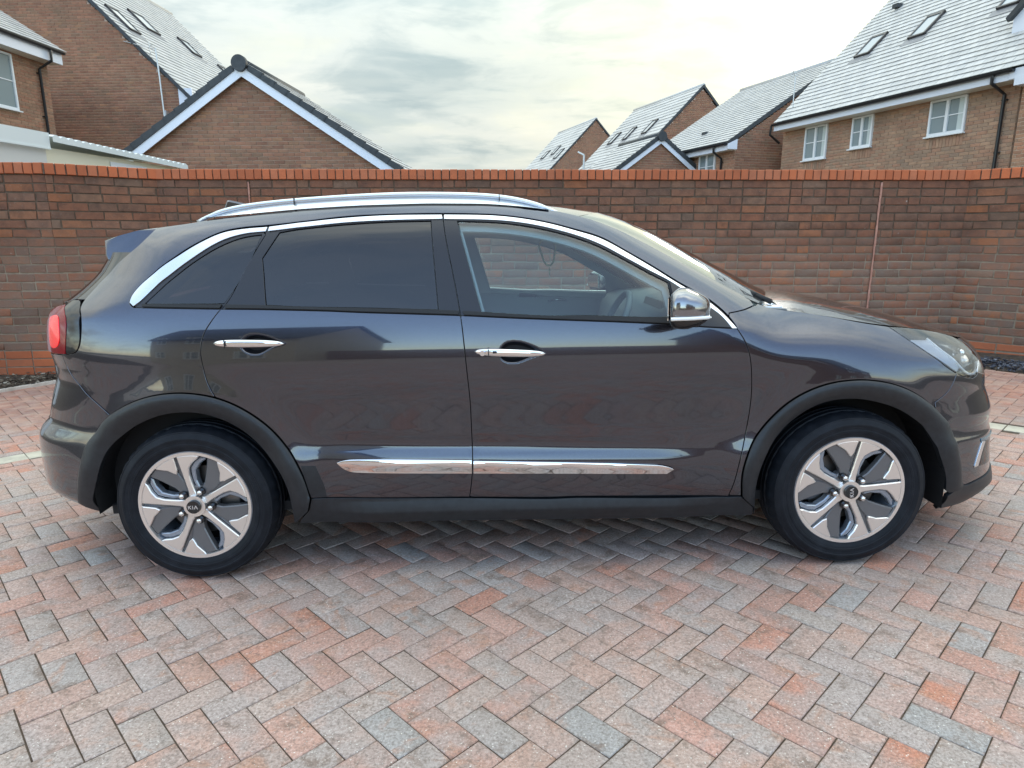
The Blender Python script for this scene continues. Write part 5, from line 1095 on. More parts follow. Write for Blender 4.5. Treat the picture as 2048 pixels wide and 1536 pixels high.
for side in (1, -1):
    pn = lambda *a, **k: panel(*a, side=side, **k)
    q = pn('quarter_panel', quarter_poly, M['paint'], car)
    f_ = pn('front_wing', fender_poly, M['paint'], car, grid=.022)
    fd = pn('front_door', front_door_poly, M['paint'], car, grid=.024, disp=cup(RECF, .034), fine=RECF)
    rd = pn('rear_door', rear_door_poly, M['paint'], car, grid=.024, disp=cup(RECR, .034), fine=RECR)
    bf = pn('front_bumper', bumper_f_poly, M['paint'], car, grid=.02, gap=.0015)
    br = pn('rear_bumper', bumper_r_poly, M['paint'], car, grid=.02)
    tg = pn('tailgate', tailgate_poly, M['paint'], car)
    pn('rear_window', tailglass_poly, M['gloss'], car, off=-.004)
    pn('bumper_lip', lip_poly, M['clad'], bf, off=.006)
    pn('wheel_arch_trim', afb, M['clad'], car, disp=arch_disp(1.345), th=.05, grid=.016); pn('wheel_arch_trim', arb, M['clad'], car, disp=arch_disp(-1.345), th=.05, grid=.016)
    pn('sill_trim', sill_poly, M['clad'], car, disp=sill_disp, th=.06, grid=.016)
    # window surrounds and glass
    dk = -.005
    uq = pn('window_surround', up_q, M['trimblack'], car, off=dk, holes=(GLQ,)); ur = pn('window_surround', up_r, M['trimblack'], rd, off=dk, holes=(GLR,)); uf = pn('window_surround', up_f, M['trimblack'], fd, off=dk, holes=(GLF,))
    pn('quarter_window', GLQ, M['privacy'], car, off=-.008, th=.003); pn('rear_door_window', GLR, M['privacy'], rd, off=-.009, th=.003); pn('front_door_window', GLF, M['glass'], fd, off=-.009, th=.003)
    # bright window line, split at the doors
    pn('chrome_window_line', J(D['chr_r_out'], D['chr_r_in']), M['chrome'], car, off=.001, th=.008, gap=0, step=.009)
    pn('chrome_window_line', J(D['chr_m_out'], D['chr_m_in']), M['chrome'], rd, off=.001, th=.008, gap=0, step=.009)
    pn('chrome_window_line', J(D['chr_f_out'], D['chr_f_in']), M['chrome'], fd, off=.001, th=.008, gap=0, step=.009)
    for a, b, par in (((-1.564, 1.147), (-1.205, 1.141), car), ((-1.190, 1.141), (-.245, 1.100), rd), ((-.232, 1.099), (.611, 1.059), fd)):
        up_ = cut(BT, a, b); x0, x1 = a[0], b[0]; lo_ = BB[(BB[:, 0] > x0+.004) & (BB[:, 0] < x1-.004)][::-1]
        pn('belt_seal', J(up_, lo_+[0, .004]), M['rubber'], par, off=.004, th=.01, gap=0)
    pn('mirror_base', J(corners(T['mirtri'], 25)), M['trimblack'], fd, off=.002, th=.006)
    # lamps
    lens = J(D['lamp_edge'][::-1], D['lamp_top'], A_((-2.2, 1.105), (-2.30, 1.09), (-2.30, .955), (-2.15, .950)), D['lamp_bot'][::-1])
    tl = pn('tail_lamp', lens, M['lamp_red'], car, off=.006, th=.02); pn('lamp_core', corners(T['lamp_core'], 70), M['lamp_core'], tl, off=.009, th=.002, gap=0)
    pn('lamp_panel', J(corners(T['lamp_dark'], 40)), M['gloss'], tl, off=.003)
    hp = corners(T['head'], 60)
    hl = pn('headlamp_lens', hp, M['lens'], car, off=.001, th=.004)
    hh = pn('headlamp_housing', inset(thin(hp, .012) if area2(hp) > 0 else thin(hp, .012)[::-1], .004), M['lampgrey'], hl, off=-.004, disp=lambda s, z: -.028*np.clip((s-1.68)/.12, 0, 1), gap=0)
    pn('reflector', J(corners([(1.69, .945), (1.79, .938), (1.812, .895), (1.862, .822), (1.845, .808), (1.76, .866)], 20)), M['reflector'], hl, off=-.004, th=.01, gap=0)
    pts = [lift(np.array([q_]), -.006)[0][0] for q_ in dense([(1.795, .945), (1.812, .900), (1.86, .838), (1.91, .795), (1.965, .785), (2.01, .80), (2.035, .83)])]
    bm = bmesh.new(); tube(bm, [Vector((p_[0], p_[1]*side, p_[2])) for p_ in pts], .0062, 8); bm_obj('daytime_light', bm, M['white_light'], hl, smooth=True)
    for (sq, zq, rq) in ((1.93, .852, .032), (1.99, .885, .022)):
        c3, n3 = lift(np.array([(sq, zq)]), -.028); c3 = Vector((c3[0][0], c3[0][1]*side, c3[0][2]))
        bm = bmesh.new(); bmesh.ops.create_uvsphere(bm, u_segments=20, v_segments=12, radius=rq, matrix=Matrix.Translation(c3)); bm_obj('projector', bm, M['amber'] if rq > .03 else M['chrome_hi'], hl, smooth=True)
    pn('grille_panel', J(A_((2.04, .925), (2.075, .893), (2.062, .862), (2.05, .826), (SE, .84), (SE, .90))), M['paint'], bf)
    pn('nose_badge_trim', corners(T['chromenose'], 30), M['chrome'], bf, off=.003, th=.004, gap=0)
    pn('air_blade', corners(T['blade'], 30), M['chrome'], bf, off=.004, th=.006, gap=0); pn('accent_strip', corners(T['blue'], 50), M['blue'], bf, off=.003, th=.004, gap=0)
    pn('air_intake', J(A_((2.03, .485), (2.22, .485), (SE, .46), (SE, .36), (2.22, .36), (1.975, .375))), M['gloss'], bf, off=.001, th=.004, gap=0)
    pn('front_trim_strip', J(corners(T['strip_f'], 40)), M['chrome_hi'], fd, off=.0, disp=lambda s, z: .010*np.clip(1-np.abs(z-(.470-.036*s)-.004)/.04, 0, 1)+.002, th=.006, gap=0, grid=.012, step=.009)
    pn('rear_trim_strip', J(corners(T['strip_r'], 40)), M['chrome_hi'], rd, off=.0, disp=lambda s, z: .010*np.clip(1-np.abs(z-(.470-.036*s)-.004)/.04, 0, 1)+.002, th=.006, gap=0, grid=.012, step=.009)
    pn('stone_guard', J(corners(T['guard'], 40)), M['clad'], rd, off=.0005, th=.001, gap=0)
    # door handles
    for key_, par, extra in (('handle_f', fd, True), ('handle_r', rd, False)):
        (s0, z0), (s1, z1) = T[key_]; m_s = np.linspace(0, 1, 25); bm = bmesh.new(); rings = []
        for t in m_s:
            s = s0+(s1-s0)*t; z = z0+(z1-z0)*t; c3, n3 = lift(np.array([(s, z)]), .012+.016*math.sin(math.pi*min(1, max(0, t)))**.5); c3 = c3[0]; n3 = n3[0]
            hgt = .0165*(max(1e-3, 1-abs(2*t-1)**3.2))**.5*(1-.15*t); dp = .009*(max(1e-3, 1-abs(2*t-1)**4))**.5
            ring = []
            for k in range(12):
                a = 2*math.pi*k/12; cu, su = math.cos(a), math.sin(a)
                pz = hgt*math.copysign(abs(su)**.75, su); pn_ = dp*math.copysign(abs(cu)**.9, cu)
                v = c3+n3*pn_+np.array([0, 0, pz]); ring.append(bm.verts.new((v[0], v[1]*side, v[2])))
            rings.append(ring)
        for r1, r2 in zip(rings[:-1], rings[1:]):
            for k in range(12): bm.faces.new((r1[k], r1[(k+1) % 12], r2[(k+1) % 12], r2[k]))
        bm.faces.new(rings[0]); bm.faces.new(rings[-1])
        ho = bm_obj('door_handle', bm, M['chrome_hi'], par, smooth=True)
        c3, n3 = lift(np.array([(s0+.055, z0-.002)]), .0355); c3, n3 = c3[0], n3[0]
        bm = bmesh.new(); box(bm, c3[0]-.0012, c3[0]+.0012, (c3[1]-.001)*side-.0015, (c3[1]-.001)*side+.004, c3[2]-.017, c3[2]+.017)
        if side > 0 and extra:
            box(bm, c3[0]+.017, c3[0]+.033, c3[1]-.002, c3[1]+.003, c3[2]-.004, c3[2]+.005, .001)
        bm_obj('handle_joint', bm, M['rubber'], par)
        if extra and side > 0:
            bm = bmesh.new(); bmesh.ops.create_cone(bm, segments=16, radius1=.0105, radius2=.0105, depth=.004, cap_ends=True, matrix=Matrix.Translation((s0+.032, c3[1]-.0005, z0-.002)) @ Matrix.Rotation(R(90), 4, 'X')); bm_obj('lock_cover', bm, M['chrome'], par, auto=40)
    # inside: door cards, pillar linings, dark shell behind the gaps
    it_ = J(A_((-1.70, 1.12), (-1.70, .45), (.82, .40), (.86, 1.0)), cut(CO, (.80, 1.09), (-1.60, 1.15)))
    inn = panel('pillar_lining', J(A_((-1.66, 1.15), (-1.6, 1.09), (.80, 1.02)), cut(CO, (.80, 1.09), (-1.64, 1.20))), M['headliner'], car, off=-.05, holes=(inset(thin(GLQ if area2(GLQ) > 0 else GLQ[::-1], .013), .012), inset(thin(GLR if area2(GLR) > 0 else GLR[::-1], .013), .012), inset(thin(GLF if area2(GLF) > 0 else GLF[::-1], .013), .012)), side=side, th=.01, gap=0)
    panel('door_card', J(A_((-1.15, 1.100), (-1.0, .42), (.80, .40), (.84, .99), (.61, 1.045), (-.24, 1.080))), M['doortrim'], car, off=-.065, side=side, gap=0, disp=lambda s, z: .02*np.clip((1.06-z)/.2, 0, 1)*-1, grid=.05)
    for xc in (1.345, -1.345):
        bm = bmesh.new(); n = 28
        zf, zb_ = (.225, .25) if xc > 0 else (.25, .285)
        a1 = [(xc+.428, zf)]+[(xc+.428*math.cos(math.pi*k/n), .36+.375*math.sin(math.pi*k/n)) for k in range(n+1)]+[(xc-.42, zb_)]; n += 2
        rows = [[bm.verts.new((x, y*side, z)) for x, z in a1] for y in (-.845, -.50)]
        for k in range(n): bm.faces.new((rows[0][k], rows[0][k+1], rows[1][k+1], rows[1][k]))
        bm.faces.new(rows[1]); bm_obj('wheel_liner', bm, M['inner'], car)
    sh = J(A_((-1.95, .90), (-1.80, .65)), A_(*[(-1.345+.47*math.cos(a), .34+.47*math.sin(a)) for a in np.linspace(2.4, .25, 20)]), A_((-.85, .27), (.85, .27)), A_(*[(1.345+.47*math.cos(a), .34+.47*math.sin(a)) for a in np.linspace(2.9, .75, 20)]), A_((1.80, .72), (1.95, .78), (1.5, .94), (.9, .98), (0, 1.04), (-1.2, 1.08)))
    panel('inner_shell', sh, M['inner'], car, off=-.030, side=side, gap=0, th=.002, grid=.05)
    # roof rail
    rt = [(-1.340, 1.480), (-1.298, 1.506), (-1.204, 1.531), (-1.056, 1.550), (-.807, 1.567), (-.544, 1.577), (-.361, 1.577), (-.117, 1.567), (.006, 1.549), (.098, 1.524), (.172, 1.490)]
    mid = [(-1.294, 1.482), (-1.200, 1.514), (-1.052, 1.535), (-.908, 1.547), (-.603, 1.560), (-.300, 1.558), (-.117, 1.548), (.005, 1.529), (.125, 1.492)]
    rtd = dense(rt, .02); bm = bmesh.new()
    ys = lambda x: (-.588-.012*math.exp(-((x+.6)/.9)**2))*side
    tube(bm, [(x, ys(x), z-.012) for x, z in rtd], [.0095 if 3 < i < len(rtd)-4 else .008 for i in range(len(rtd))], 10)
    rr_ = bm_obj('roof_rail', bm, M['railsilver'], car, smooth=True)
    md = dense(mid, .02); bm = bmesh.new(); k0 = [bm.verts.new((x, (abs(ys(x))+.002)*side*-1, z)) for x, z in md]; k1 = [bm.verts.new((x, (.628)*side*-1, max(float(fZT(x))+.001, 1.44)) ) for x, z in md]
    k2 = [bm.verts.new((x, (abs(ys(x))-.022)*side*-1, z)) for x, z in md]
    for i in range(len(md)-1): bm.faces.new((k0[i], k0[i+1], k1[i+1], k1[i])); bm.faces.new((k0[i], k2[i], k2[i+1], k0[i+1]))
    bm_obj('rail_base', bm, M['railsilver'], rr_, smooth=True)
    bm = bmesh.new()
    for xj in (-.93, -.08):
        zz = np.interp(xj, [p_[0] for p_ in rt], [p_[1] for p_ in rt]); box(bm, xj-.0012, xj+.0012, ys(xj)-.0145*side-.0, ys(xj)+.001*side, zz-.05, zz+.0008)
    bm_obj('rail_joint', bm, M['rubber'], rr_)

# roof, windscreen, bonnet
def patch(name, xs, fn, mat_, parent, nv=17, vmax=1.0):
    V = []; 
    for x in xs:
        for v in np.linspace(-vmax, vmax, nv): V.append(fn(x, v))
    F = [(i*nv+j, (i+1)*nv+j, (i+1)*nv+j+1, i*nv+j+1) for i in range(len(xs)-1) for j in range(nv-1)]
    return mesh_obj(name, V, F, mat_, parent, smooth=True)
bxf = lambda x: .17*float(np.clip((x+.5)/.75, 0, 1))**2
def roof_fn(x, v):
    p_ = PB(x, float(fZT(x))+.003); return (p_[0]+bxf(x)*(1-v*v)-.05*float(np.clip((-1.3-x)/.4, 0, 1))*(1-v*v), v*(abs(p_[1])-.0005), p_[2]-.002+(.010+.024*float(np.clip((x+1.35)/.5, 0, 1)))*(1-abs(v)**(2+.5*float(np.clip((x+1.35)/.5, 0, 1)))))
rf = patch('roof_panel', np.linspace(-1.745, .25, 40), roof_fn, M['paint'], car, 25)
patch('headliner', np.linspace(-1.5, .22, 24), lambda x, v: tuple(np.array(roof_fn(x, v))-[0, 0, .035]), M['headliner'], car, 13, .97)
def ws_fn(x, v): t = (x-.25)/.74; return (x+(.17+.05*t)*(1-v*v), v*(float(fYT(x))-.012), float(fZT(x))+.002+(.034-.004*t)*(1-abs(v)**2.5)-.004*t)
patch('windscreen', np.linspace(.25, .99, 24), ws_fn, M['glass'], car, 21)
def edge_band(v0, v1): return lambda x, v: tuple(np.array(ws_fn(x, v0+(v1-v0)*(v+1)/2))-[0, 0, .004])
for v0, v1 in ((-1, -.93), (.93, 1)): patch('windscreen_border', np.linspace(.25, .99, 24), edge_band(v0, v1), M['gloss'], car, 4)
patch('cowl', np.linspace(.965, 1.17, 6), lambda x, v: (x+.20*(1-v*v), v*.745, 1.062+.018*(1-v*v)-.01*(x-.96)/.2), M['rubber'], car, 15)
zcen = lambda x: float(np.interp(x, [1.1, 1.25, 1.35, 1.5, 1.7, 1.9, 2.05, 2.15, 2.25], [1.118, 1.110, 1.100, 1.078, 1.030, .970, .920, .880, .84]))
hl_line = dense([(1.125, 1.070), (1.244, 1.057), (1.359, 1.041), (1.470, 1.022), (1.60, 1.001), (1.72, .989), (1.842, .972), (1.94, .953), (2.03, .925), (2.12, .915), (2.4, .905), (SE, .90)], .03)
def hood_fn(q_, v):
    p_ = PB(q_[0], q_[1]); xr = .07*max(0, 1-(q_[0]-1.125)/.25)
    w = (1-abs(v)**2.2); xx = p_[0]+xr*(1-v*v); lift_ = max(0, zcen(xx)-p_[2])
    return (xx, v*abs(p_[1])*.997, p_[2]+lift_*w+.001)
V = []; nv = 25
for q_ in hl_line:
    for v in np.linspace(-1, 1, nv): V.append(hood_fn(q_, v))
F = [(i*nv+j, (i+1)*nv+j, (i+1)*nv+j+1, i*nv+j+1) for i in range(len(hl_line)-1) for j in range(nv-1)]
bo = mesh_obj('bonnet', V, F, M['paint'], car, smooth=True)
V = []
for dz, dx in ((0, 0), (-.012, -.004), (-.03, .01)):
    for v in np.linspace(-1, 1, nv): x_, y_, z_ = hood_fn(hl_line[0], v); V.append((x_+dx, y_, z_+dz))
mesh_obj('bonnet_edge', V, [(i*nv+j, i*nv+j+1, (i+1)*nv+j+1, (i+1)*nv+j) for i in range(2) for j in range(nv-1)], M['paint'], bo, smooth=True)
for pts in ([(1.02, -.60, 1.112), (.98, -.35, 1.145), (1.0, .05, 1.150)], [(1.10, .1, 1.135), (1.08, .35, 1.14), (1.0, .66, 1.12)]):
    bm = bmesh.new(); pts = [(a_, b_, c_+.012) for a_, b_, c_ in pts]; tube(bm, pts, .010, 6); tube(bm, [(pts[0][0]+.06, pts[0][1]-.03, pts[0][2]-.03), pts[0]], .012, 6); bm_obj('wiper', bm, M['rubber'], car, smooth=True)
bm = bmesh.new(); box(bm, 1.01, 1.10, -.70, -.62, 1.068, 1.082, .004); box(bm, 1.05, 1.13, -.60, -.45, 1.075, 1.085, .004); bm_obj('cowl_bracket', bm, M['railsilver'], car)
# spoiler
prof = [(-1.768, 1.401), (-1.706, 1.419), (-1.617, 1.440), (-1.545, 1.449), (-1.50, 1.425), (-1.52, 1.38), (-1.708, 1.318), (-1.742, 1.317), (-1.756, 1.34)]
bm = bmesh.new(); rings = []
for y in np.linspace(-1, 1, 21):
    e = abs(y); ring = []
    for x, z in prof:
        yw = .600-(z-1.317)*.45-.02*max(0, (-1.6-x)/.15)
        ring.append(bm.verts.new((x-.07*(1-e*e), y*yw, z+.008*(1-e**2))))
    rings.append(ring)
for a, b in zip(rings[:-1], rings[1:]):
    for k in range(len(prof)): bm.faces.new((a[k], a[(k+1) % len(prof)], b[(k+1) % len(prof)], b[k]))
bm.faces.new(rings[0]); bm.faces.new(rings[-1][::-1]); es = [e_ for r_ in (rings[0], rings[-1]) for k in range(len(prof)) for e_ in [bm.edges.get((r_[k], r_[(k+1) % len(prof)]))] if e_]
bmesh.ops.bevel(bm, geom=es, offset=.008, segments=3, affect='EDGES', profile=.5)
bm_obj('roof_spoiler', bm, M['paint'], car, smooth=True, auto=30)
bm = bmesh.new(); P3 = [(-1.46, 1.555), (-1.442, 1.596), (-1.43, 1.598), (-1.36, 1.582), (-1.30, 1.560)]; prism(bm, P3, .016, -.016, .008); bm_obj('roof_aerial', bm, M['paint'], car)

# door mirrors
for side in (1, -1):
    def mir(sx, sy, sz, c, nx=20, ny=16, zmin=-1, zmax=1, pw=.58):
        bm = bmesh.new(); rings = []
        for i in range(ny+1):
            ph = -math.pi/2+math.pi*(i/ny); zz = math.copysign(abs(math.sin(ph))**pw, math.sin(ph)); rr = max(1e-4, math.cos(ph))**pw
            zz = min(max(zz, zmin), zmax)
            ring = []
            for k in range(nx):
                a = 2*math.pi*k/nx; x = math.copysign(abs(math.cos(a))**.6, math.cos(a))*rr; y = math.copysign(abs(math.sin(a))**.6, math.sin(a))*rr
                x = x if x > 0 else x*.72                                # flat glass face to the rear, bulging cap to the front
                taper = 1-.30*max(0, x)*abs(zz)
                ring.append(bm.verts.new((c[0]+sx*x+.32*sy*y, (c[1]+sy*y)*side, c[2]+sz*zz*taper-.012*max(0, x)*(1 if zz > 0 else 0))))
            rings.append(ring)
        for a, b in zip(rings[:-1], rings[1:]):
            for k in range(nx): bm.faces.new((a[k], a[(k+1) % nx], b[(k+1) % nx], b[k]))
        bm.faces.new(rings[0][::-1]); bm.faces.new(rings[-1]); bmesh.ops.remove_doubles(bm, verts=bm.verts, dist=1e-5); return bm
    c = (.604, -1.02, 1.114)
    mo = bm_obj('door_mirror', mir(.088, .115, .070, c), M['mirror_cap'], car, smooth=True)
    bm = mir(.0885, .113, .070, (c[0], c[1], c[2]-.006), zmax=-.42); bm_obj('mirror_underside', bm, M['gloss'], mo, smooth=True, auto=50)
    bm = bmesh.new(); pts = [(c[0]-.088+.150*t, (c[1]-.121+.055*max(0, t-.4)**1.5)*side, c[2]-.030+.002*t) for t in np.linspace(0, 1, 12)]
    tube(bm, pts, [.0065]*11+[.003], 8); bm_obj('side_repeater', bm, M['white_light'], mo, smooth=True)
    bm = bmesh.new(); qv = [bm.verts.new((c[0]-.0650+.32*yy+dx, (c[1]+yy)*side, c[2]+zz)) for dx in (0, .003) for yy, zz in ((-.075, -.040), (.075, -.040), (.075, .040), (-.075, .040))]
    for f in ((0, 1, 2, 3), (7, 6, 5, 4), (0, 4, 5, 1), (1, 5, 6, 2), (2, 6, 7, 3), (3, 7, 4, 0)): bm.faces.new([qv[i] for i in f])
    bm_obj('mirror_glass', bm, M['chrome_hi'], mo)
    bm = bmesh.new(); tube(bm, [(.66, -.94*side, 1.060), (.68, -.85*side, 1.050)], [.032, .026], 10); bm_obj('mirror_arm', bm, M['trimblack'], mo, smooth=True)
    # cabin furniture
bm = bmesh.new(); prism(bm, [(.50, .78), (.55, 1.0), (.60, 1.055), (.64, 1.075), (.72, 1.082), (.85, 1.090), (1.10, 1.075), (1.10, .6), (.6, .6)], .74, -.74, .0); bm_obj('dashboard', bm, M['dash'], car, smooth=True, auto=30)
bm = bmesh.new(); prism(bm, [(.60, 1.0), (.63, 1.098), (.70, 1.118), (.78, 1.112), (.85, 1.085), (.80, 1.0)], -.20, -.56, .01); bm_obj('instrument_hood', bm, M['dash'], car, smooth=True, auto=30)
bm = bmesh.new(); st_c = Vector((.435, -.37, .955)); tl_ = R(24); ux = Vector((0, 1, 0)); uz = Vector((math.sin(tl_), 0, math.cos(tl_)))
tube(bm, [st_c+ux*.185*math.cos(a)+uz*.185*math.sin(a) for a in [2*math.pi*k/40 for k in range(40)]], .016, 8, closed=True)
for a in (0, math.pi, -math.pi/2): tube(bm, [st_c+Vector((.03, 0, 0)), st_c+ux*.18*math.cos(a)+uz*.18*math.sin(a)], .016, 6)
bmesh.ops.create_uvsphere(bm, u_segments=16, v_segments=10, radius=.055, matrix=Matrix.Translation(st_c+Vector((.02, 0, 0)))); bm_obj('steering_wheel', bm, M['dash'], car, smooth=True)
def seat(x, y):
    bm = bmesh.new(); box(bm, x-.05, x+.48, y-.25, y+.25, .40, .56, .04)
    m = Matrix.Translation((x, y, .52)) @ Matrix.Rotation(R(-20), 4, 'Y'); box(bm, -.07, .07, -.24, .24, 0, .62, .05, m)
    box(bm, -.055, .055, -.13, .13, .66, .84, .04, m); bm_obj('seat', bm, M['seat'], car, smooth=True, auto=50)
for y in (-.37, .37): seat(-.12, y); seat(-1.02, y)
bm = bmesh.new(); box(bm, -1.75, 1.1, -.78, .78, .26, .30); box(bm, -1.9, -1.25, -.70, .70, .30, .98, .03); box(bm, 1.0, 1.9, -.60, .60, .30, .90, .03); bm_obj('floor_pan', bm, M['inner'], car)
bm = bmesh.new(); box(bm, .38, .43, -.10, .12, 1.335, 1.395, .01); tube(bm, [(.40, 0, 1.40), (.42, 0, 1.46)], .01, 6); bm_obj('interior_mirror', bm, M['dash'], car)
bm = bmesh.new(); tube(bm, [(.22, .80, 1.0), (.28, .79, 1.012), (.34, .80, 1.005)], .007, 6); bm_obj('inner_door_pull', bm, M['chrome'], car, smooth=True)
# cord ornament hanging in the cabin: a thing of its own
orn = [(.156, 1.391), (.128, 1.375), (.113, 1.352), (.122, 1.328), (.140, 1.308), (.135, 1.285), (.145, 1.26), (.172, 1.237), (.196, 1.262), (.202, 1.285), (.193, 1.310), (.208, 1.332), (.211, 1.355), (.193, 1.377)]
bm = bmesh.new(); pts = dense([(x, z) for x, z in orn], .008, closed=True); tube(bm, [(x, 0, z) for x, z in pts], .0055, 6, closed=True); tube(bm, [(.156, 0, 1.391), (.165, 0, 1.52)], .0018, 5); tube(bm, [(.172, 0, 1.237), (.172, 0, 1.20)], .0025, 5)
og_ = bm_obj('hanging_ornament', bm, M['wreath'], None, smooth=True); og_.matrix_world = MCAR; tag(og_, 'pale looped cord ornament hanging inside the car behind the front window', 'ornament')

# wheels
WR = .2335
def wheel(xc, y_face, side, rot, spin_logo):
    w = bpy.data.objects.new('wheel', None); C.objects.link(w); w.parent = car
    w.location = (xc, y_face, .328)
    if side < 0: w.rotation_euler = (0, 0, math.pi)
    # local: x right, z up, -y outward; y=0 is the outer tyre face
    bm = bmesh.new()
    pr = [(.222, .030), (.226, .016), (.2335, .012), (.238, .010), (.246, .004), (.254, .0030), (.256, .0010), (.264, .0004), (.266, .0024), (.280, .0010), (.282, -.0008), (.288, -.0006), (.290, .0012), (.300, .004), (.309, .0095), (.311, .0085), (.314, .0100), (.320, .022), (.326, .036), (.3295, .052), (.3305, .066), (.3245, .068), (.3245, .075), (.3312, .077), (.332, .100), (.3255, .102), (.3255, .109), (.332, .111), (.332, .135), (.3255, .137), (.3255, .144), (.3312, .146), (.329, .165), (.324, .188), (.312, .208), (.26, .215), (.225, .19)]
    n = 120; rings = []
    for k in range(n):
        a = 2*math.pi*k/n; rings.append([bm.verts.new(((r-(.0055 if (k % 3 == 0 and 17 <= i <= 20) else 0))*math.cos(a), y, (r-(.0055 if (k % 3 == 0 and 17 <= i <= 20) else 0))*math.sin(a))) for i, (r, y) in enumerate(pr)])
    for k in range(n):
        a, b = rings[k], rings[(k+1) % n]
        for i in range(len(pr)-1): bm.faces.new((a[i], b[i], b[i+1], a[i+1]))
    bm_obj('tyre', bm, M['tyre'], w, smooth=True, auto=35)
    # rim barrel
    bm = bmesh.new(); n = 64; bp = [(.2325, .013), (.2250, .012), (.2180, .030), (.205, .045), (.200, .10), (.205, .17)]
    rings = [[bm.verts.new((r*math.cos(2*math.pi*k/n), y, r*math.sin(2*math.pi*k/n))) for r, y in bp] for k in range(n)]
    for k in range(n):
        a, b = rings[k], rings[(k+1) % n]
        for i in range(len(bp)-1): bm.faces.new((a[i], b[i], b[i+1], a[i+1]))
    rim = bm_obj('rim', bm, M['alloy_wall'], w, smooth=True)
    def pol(r, a): t = R(a+rot); return (WR*r*math.cos(t), WR*r*math.sin(t))
    def arc(r, a0, a1, n=8): return [pol(r, a0+(a1-a0)*i/n) for i in range(n+1)]
    dish = lambda x, y, z: (x, y+.012+.020*max(0, 1-(math.hypot(x, z)/WR))**1.2*0+.010*(1-math.hypot(x, z)/WR), z)
    # outer machined ring
    bm = bmesh.new(); n = 80; rr = [(.985, .000), (.980, -.003), (.925, -.0025), (.920, .010)]
    rings = [[bm.verts.new(dish(WR*r*math.cos(2*math.pi*k/n), y, WR*r*math.sin(2*math.pi*k/n))) for r, y in rr] for k in range(n)]
    for k in range(n):
        a, b = rings[k], rings[(k+1) % n]
        for i in range(3): bm.faces.new((a[i], b[i], b[i+1], a[i+1]))
    bm_obj('rim_edge', bm, M['mach'], rim, smooth=True, auto=40)
    def xy(r, a, d):      # point offset d (fraction) sideways from the spoke line
        t = R(a+rot); return (WR*(r*math.cos(t)-d*math.sin(t)), WR*(r*math.sin(t)+d*math.cos(t)))
    for k in range(5):
        A0 = 72*k
        bm = bmesh.new()      # machined spoke, flaring on its clockwise side
        sp = [xy(.16, A0, .075), xy(.28, A0, .052), xy(.45, A0, .050), xy(.70, A0, .052), xy(.925, A0, .055)]+arc(.925, A0+2, A0-21, 8)+[pol(.87, A0-19.5), pol(.78, A0-13), pol(.68, A0-7.2), xy(.55, A0, -.056), xy(.42, A0, -.055), xy(.28, A0, -.062), xy(.16, A0, -.085)]
        prism(bm, sp, .016, -.003, .0035, dish); bm_obj('spoke', bm, M['mach'], rim)
        bm = bmesh.new()      # grey flank beside the spoke, sky light put into its colour
        fl = [xy(.20, A0, -.09), xy(.42, A0, -.06), xy(.55, A0, -.068), pol(.68, A0-7.8), pol(.78, A0-13.6), pol(.87, A0-20.2), pol(.90, A0-27), pol(.86, A0-27.5), pol(.76, A0-21), xy(.60, A0, -.155), xy(.42, A0, -.125), xy(.26, A0, -.15)]
        prism(bm, fl, .045, .012, .004, dish); bm_obj('spoke_flank', bm, M['alloy_wall'], rim)
        bm = bmesh.new()      # machined triangle by the rim
        tp = [pol(.63, A0+13.5), pol(.70, A0+9.5), pol(.85, A0+7.4), pol(.925, A0+6.6)]+arc(.925, A0+7, A0+31, 8)+[pol(.885, A0+30), pol(.76, A0+21.5), pol(.66, A0+16.5)]
        prism(bm, tp, .016, -.003, .003, dish); bm_obj('rim_triangle', bm, M['mach'], rim)
        bm = bmesh.new()      # dark painted blade from the triangle to the hub
        bl = [pol(.27, A0+14), pol(.45, A0+10), pol(.64, A0+12), pol(.76, A0+20.5), pol(.885, A0+29.5), pol(.925, A0+31), pol(.915, A0+43), pol(.70, A0+40.5), pol(.45, A0+37), pol(.30, A0+40)]
        prism(bm, bl, .035, .006, .004, dish); bm_obj('spoke_blade', bm, M['alloy_dark'], rim)
        bm = bmesh.new(); gr = [xy(.25, A0, .06), xy(.925, A0, .06), pol(.925, A0+6.4), pol(.70, A0+9.3), pol(.60, A0+13), pol(.27, A0+16)]
        prism(bm, gr, .035, .013, 0, dish); bm_obj('groove_floor', bm, M['alloy_dark'], rim)
        bm = bmesh.new(); cc = pol(.275, A0+36); 
        c0 = Vector(dish(cc[0], 0, cc[1])); bmesh.ops.create_cone(bm, segments=16, radius1=.0175, radius2=.0165, depth=.02, cap_ends=True, matrix=Matrix.Translation(c0+Vector((0, .006, 0))) @ Matrix.Rotation(R(90), 4, 'X')); bm_obj('nut_seat', bm, M['gloss'], rim)
        bm = bmesh.new(); bmesh.ops.create_cone(bm, segments=6, radius1=.0115, radius2=.0105, depth=.02, cap_ends=True, matrix=Matrix.Translation(c0+Vector((0, -.008, 0))) @ Matrix.Rotation(R(90), 4, 'X'))
        bmesh.ops.create_uvsphere(bm, u_segments=12, v_segments=8, radius=.0095, matrix=Matrix.Translation(c0+Vector((0, -.014, 0)))); bm_obj('wheel_nut', bm, M['chrome_hi'], rim, smooth=True, auto=40)
    bm = bmesh.new(); hubp = []
    for k in range(60):
        a = 360*k/60; hubp.append(pol(.34+.03*math.cos(R(5*(a-36))), a) if False else pol(.345 if True else 0, a))
    prism(bm, hubp, .05, .010, .006, dish); bm_obj('hub', bm, M['alloy_dark'], rim)
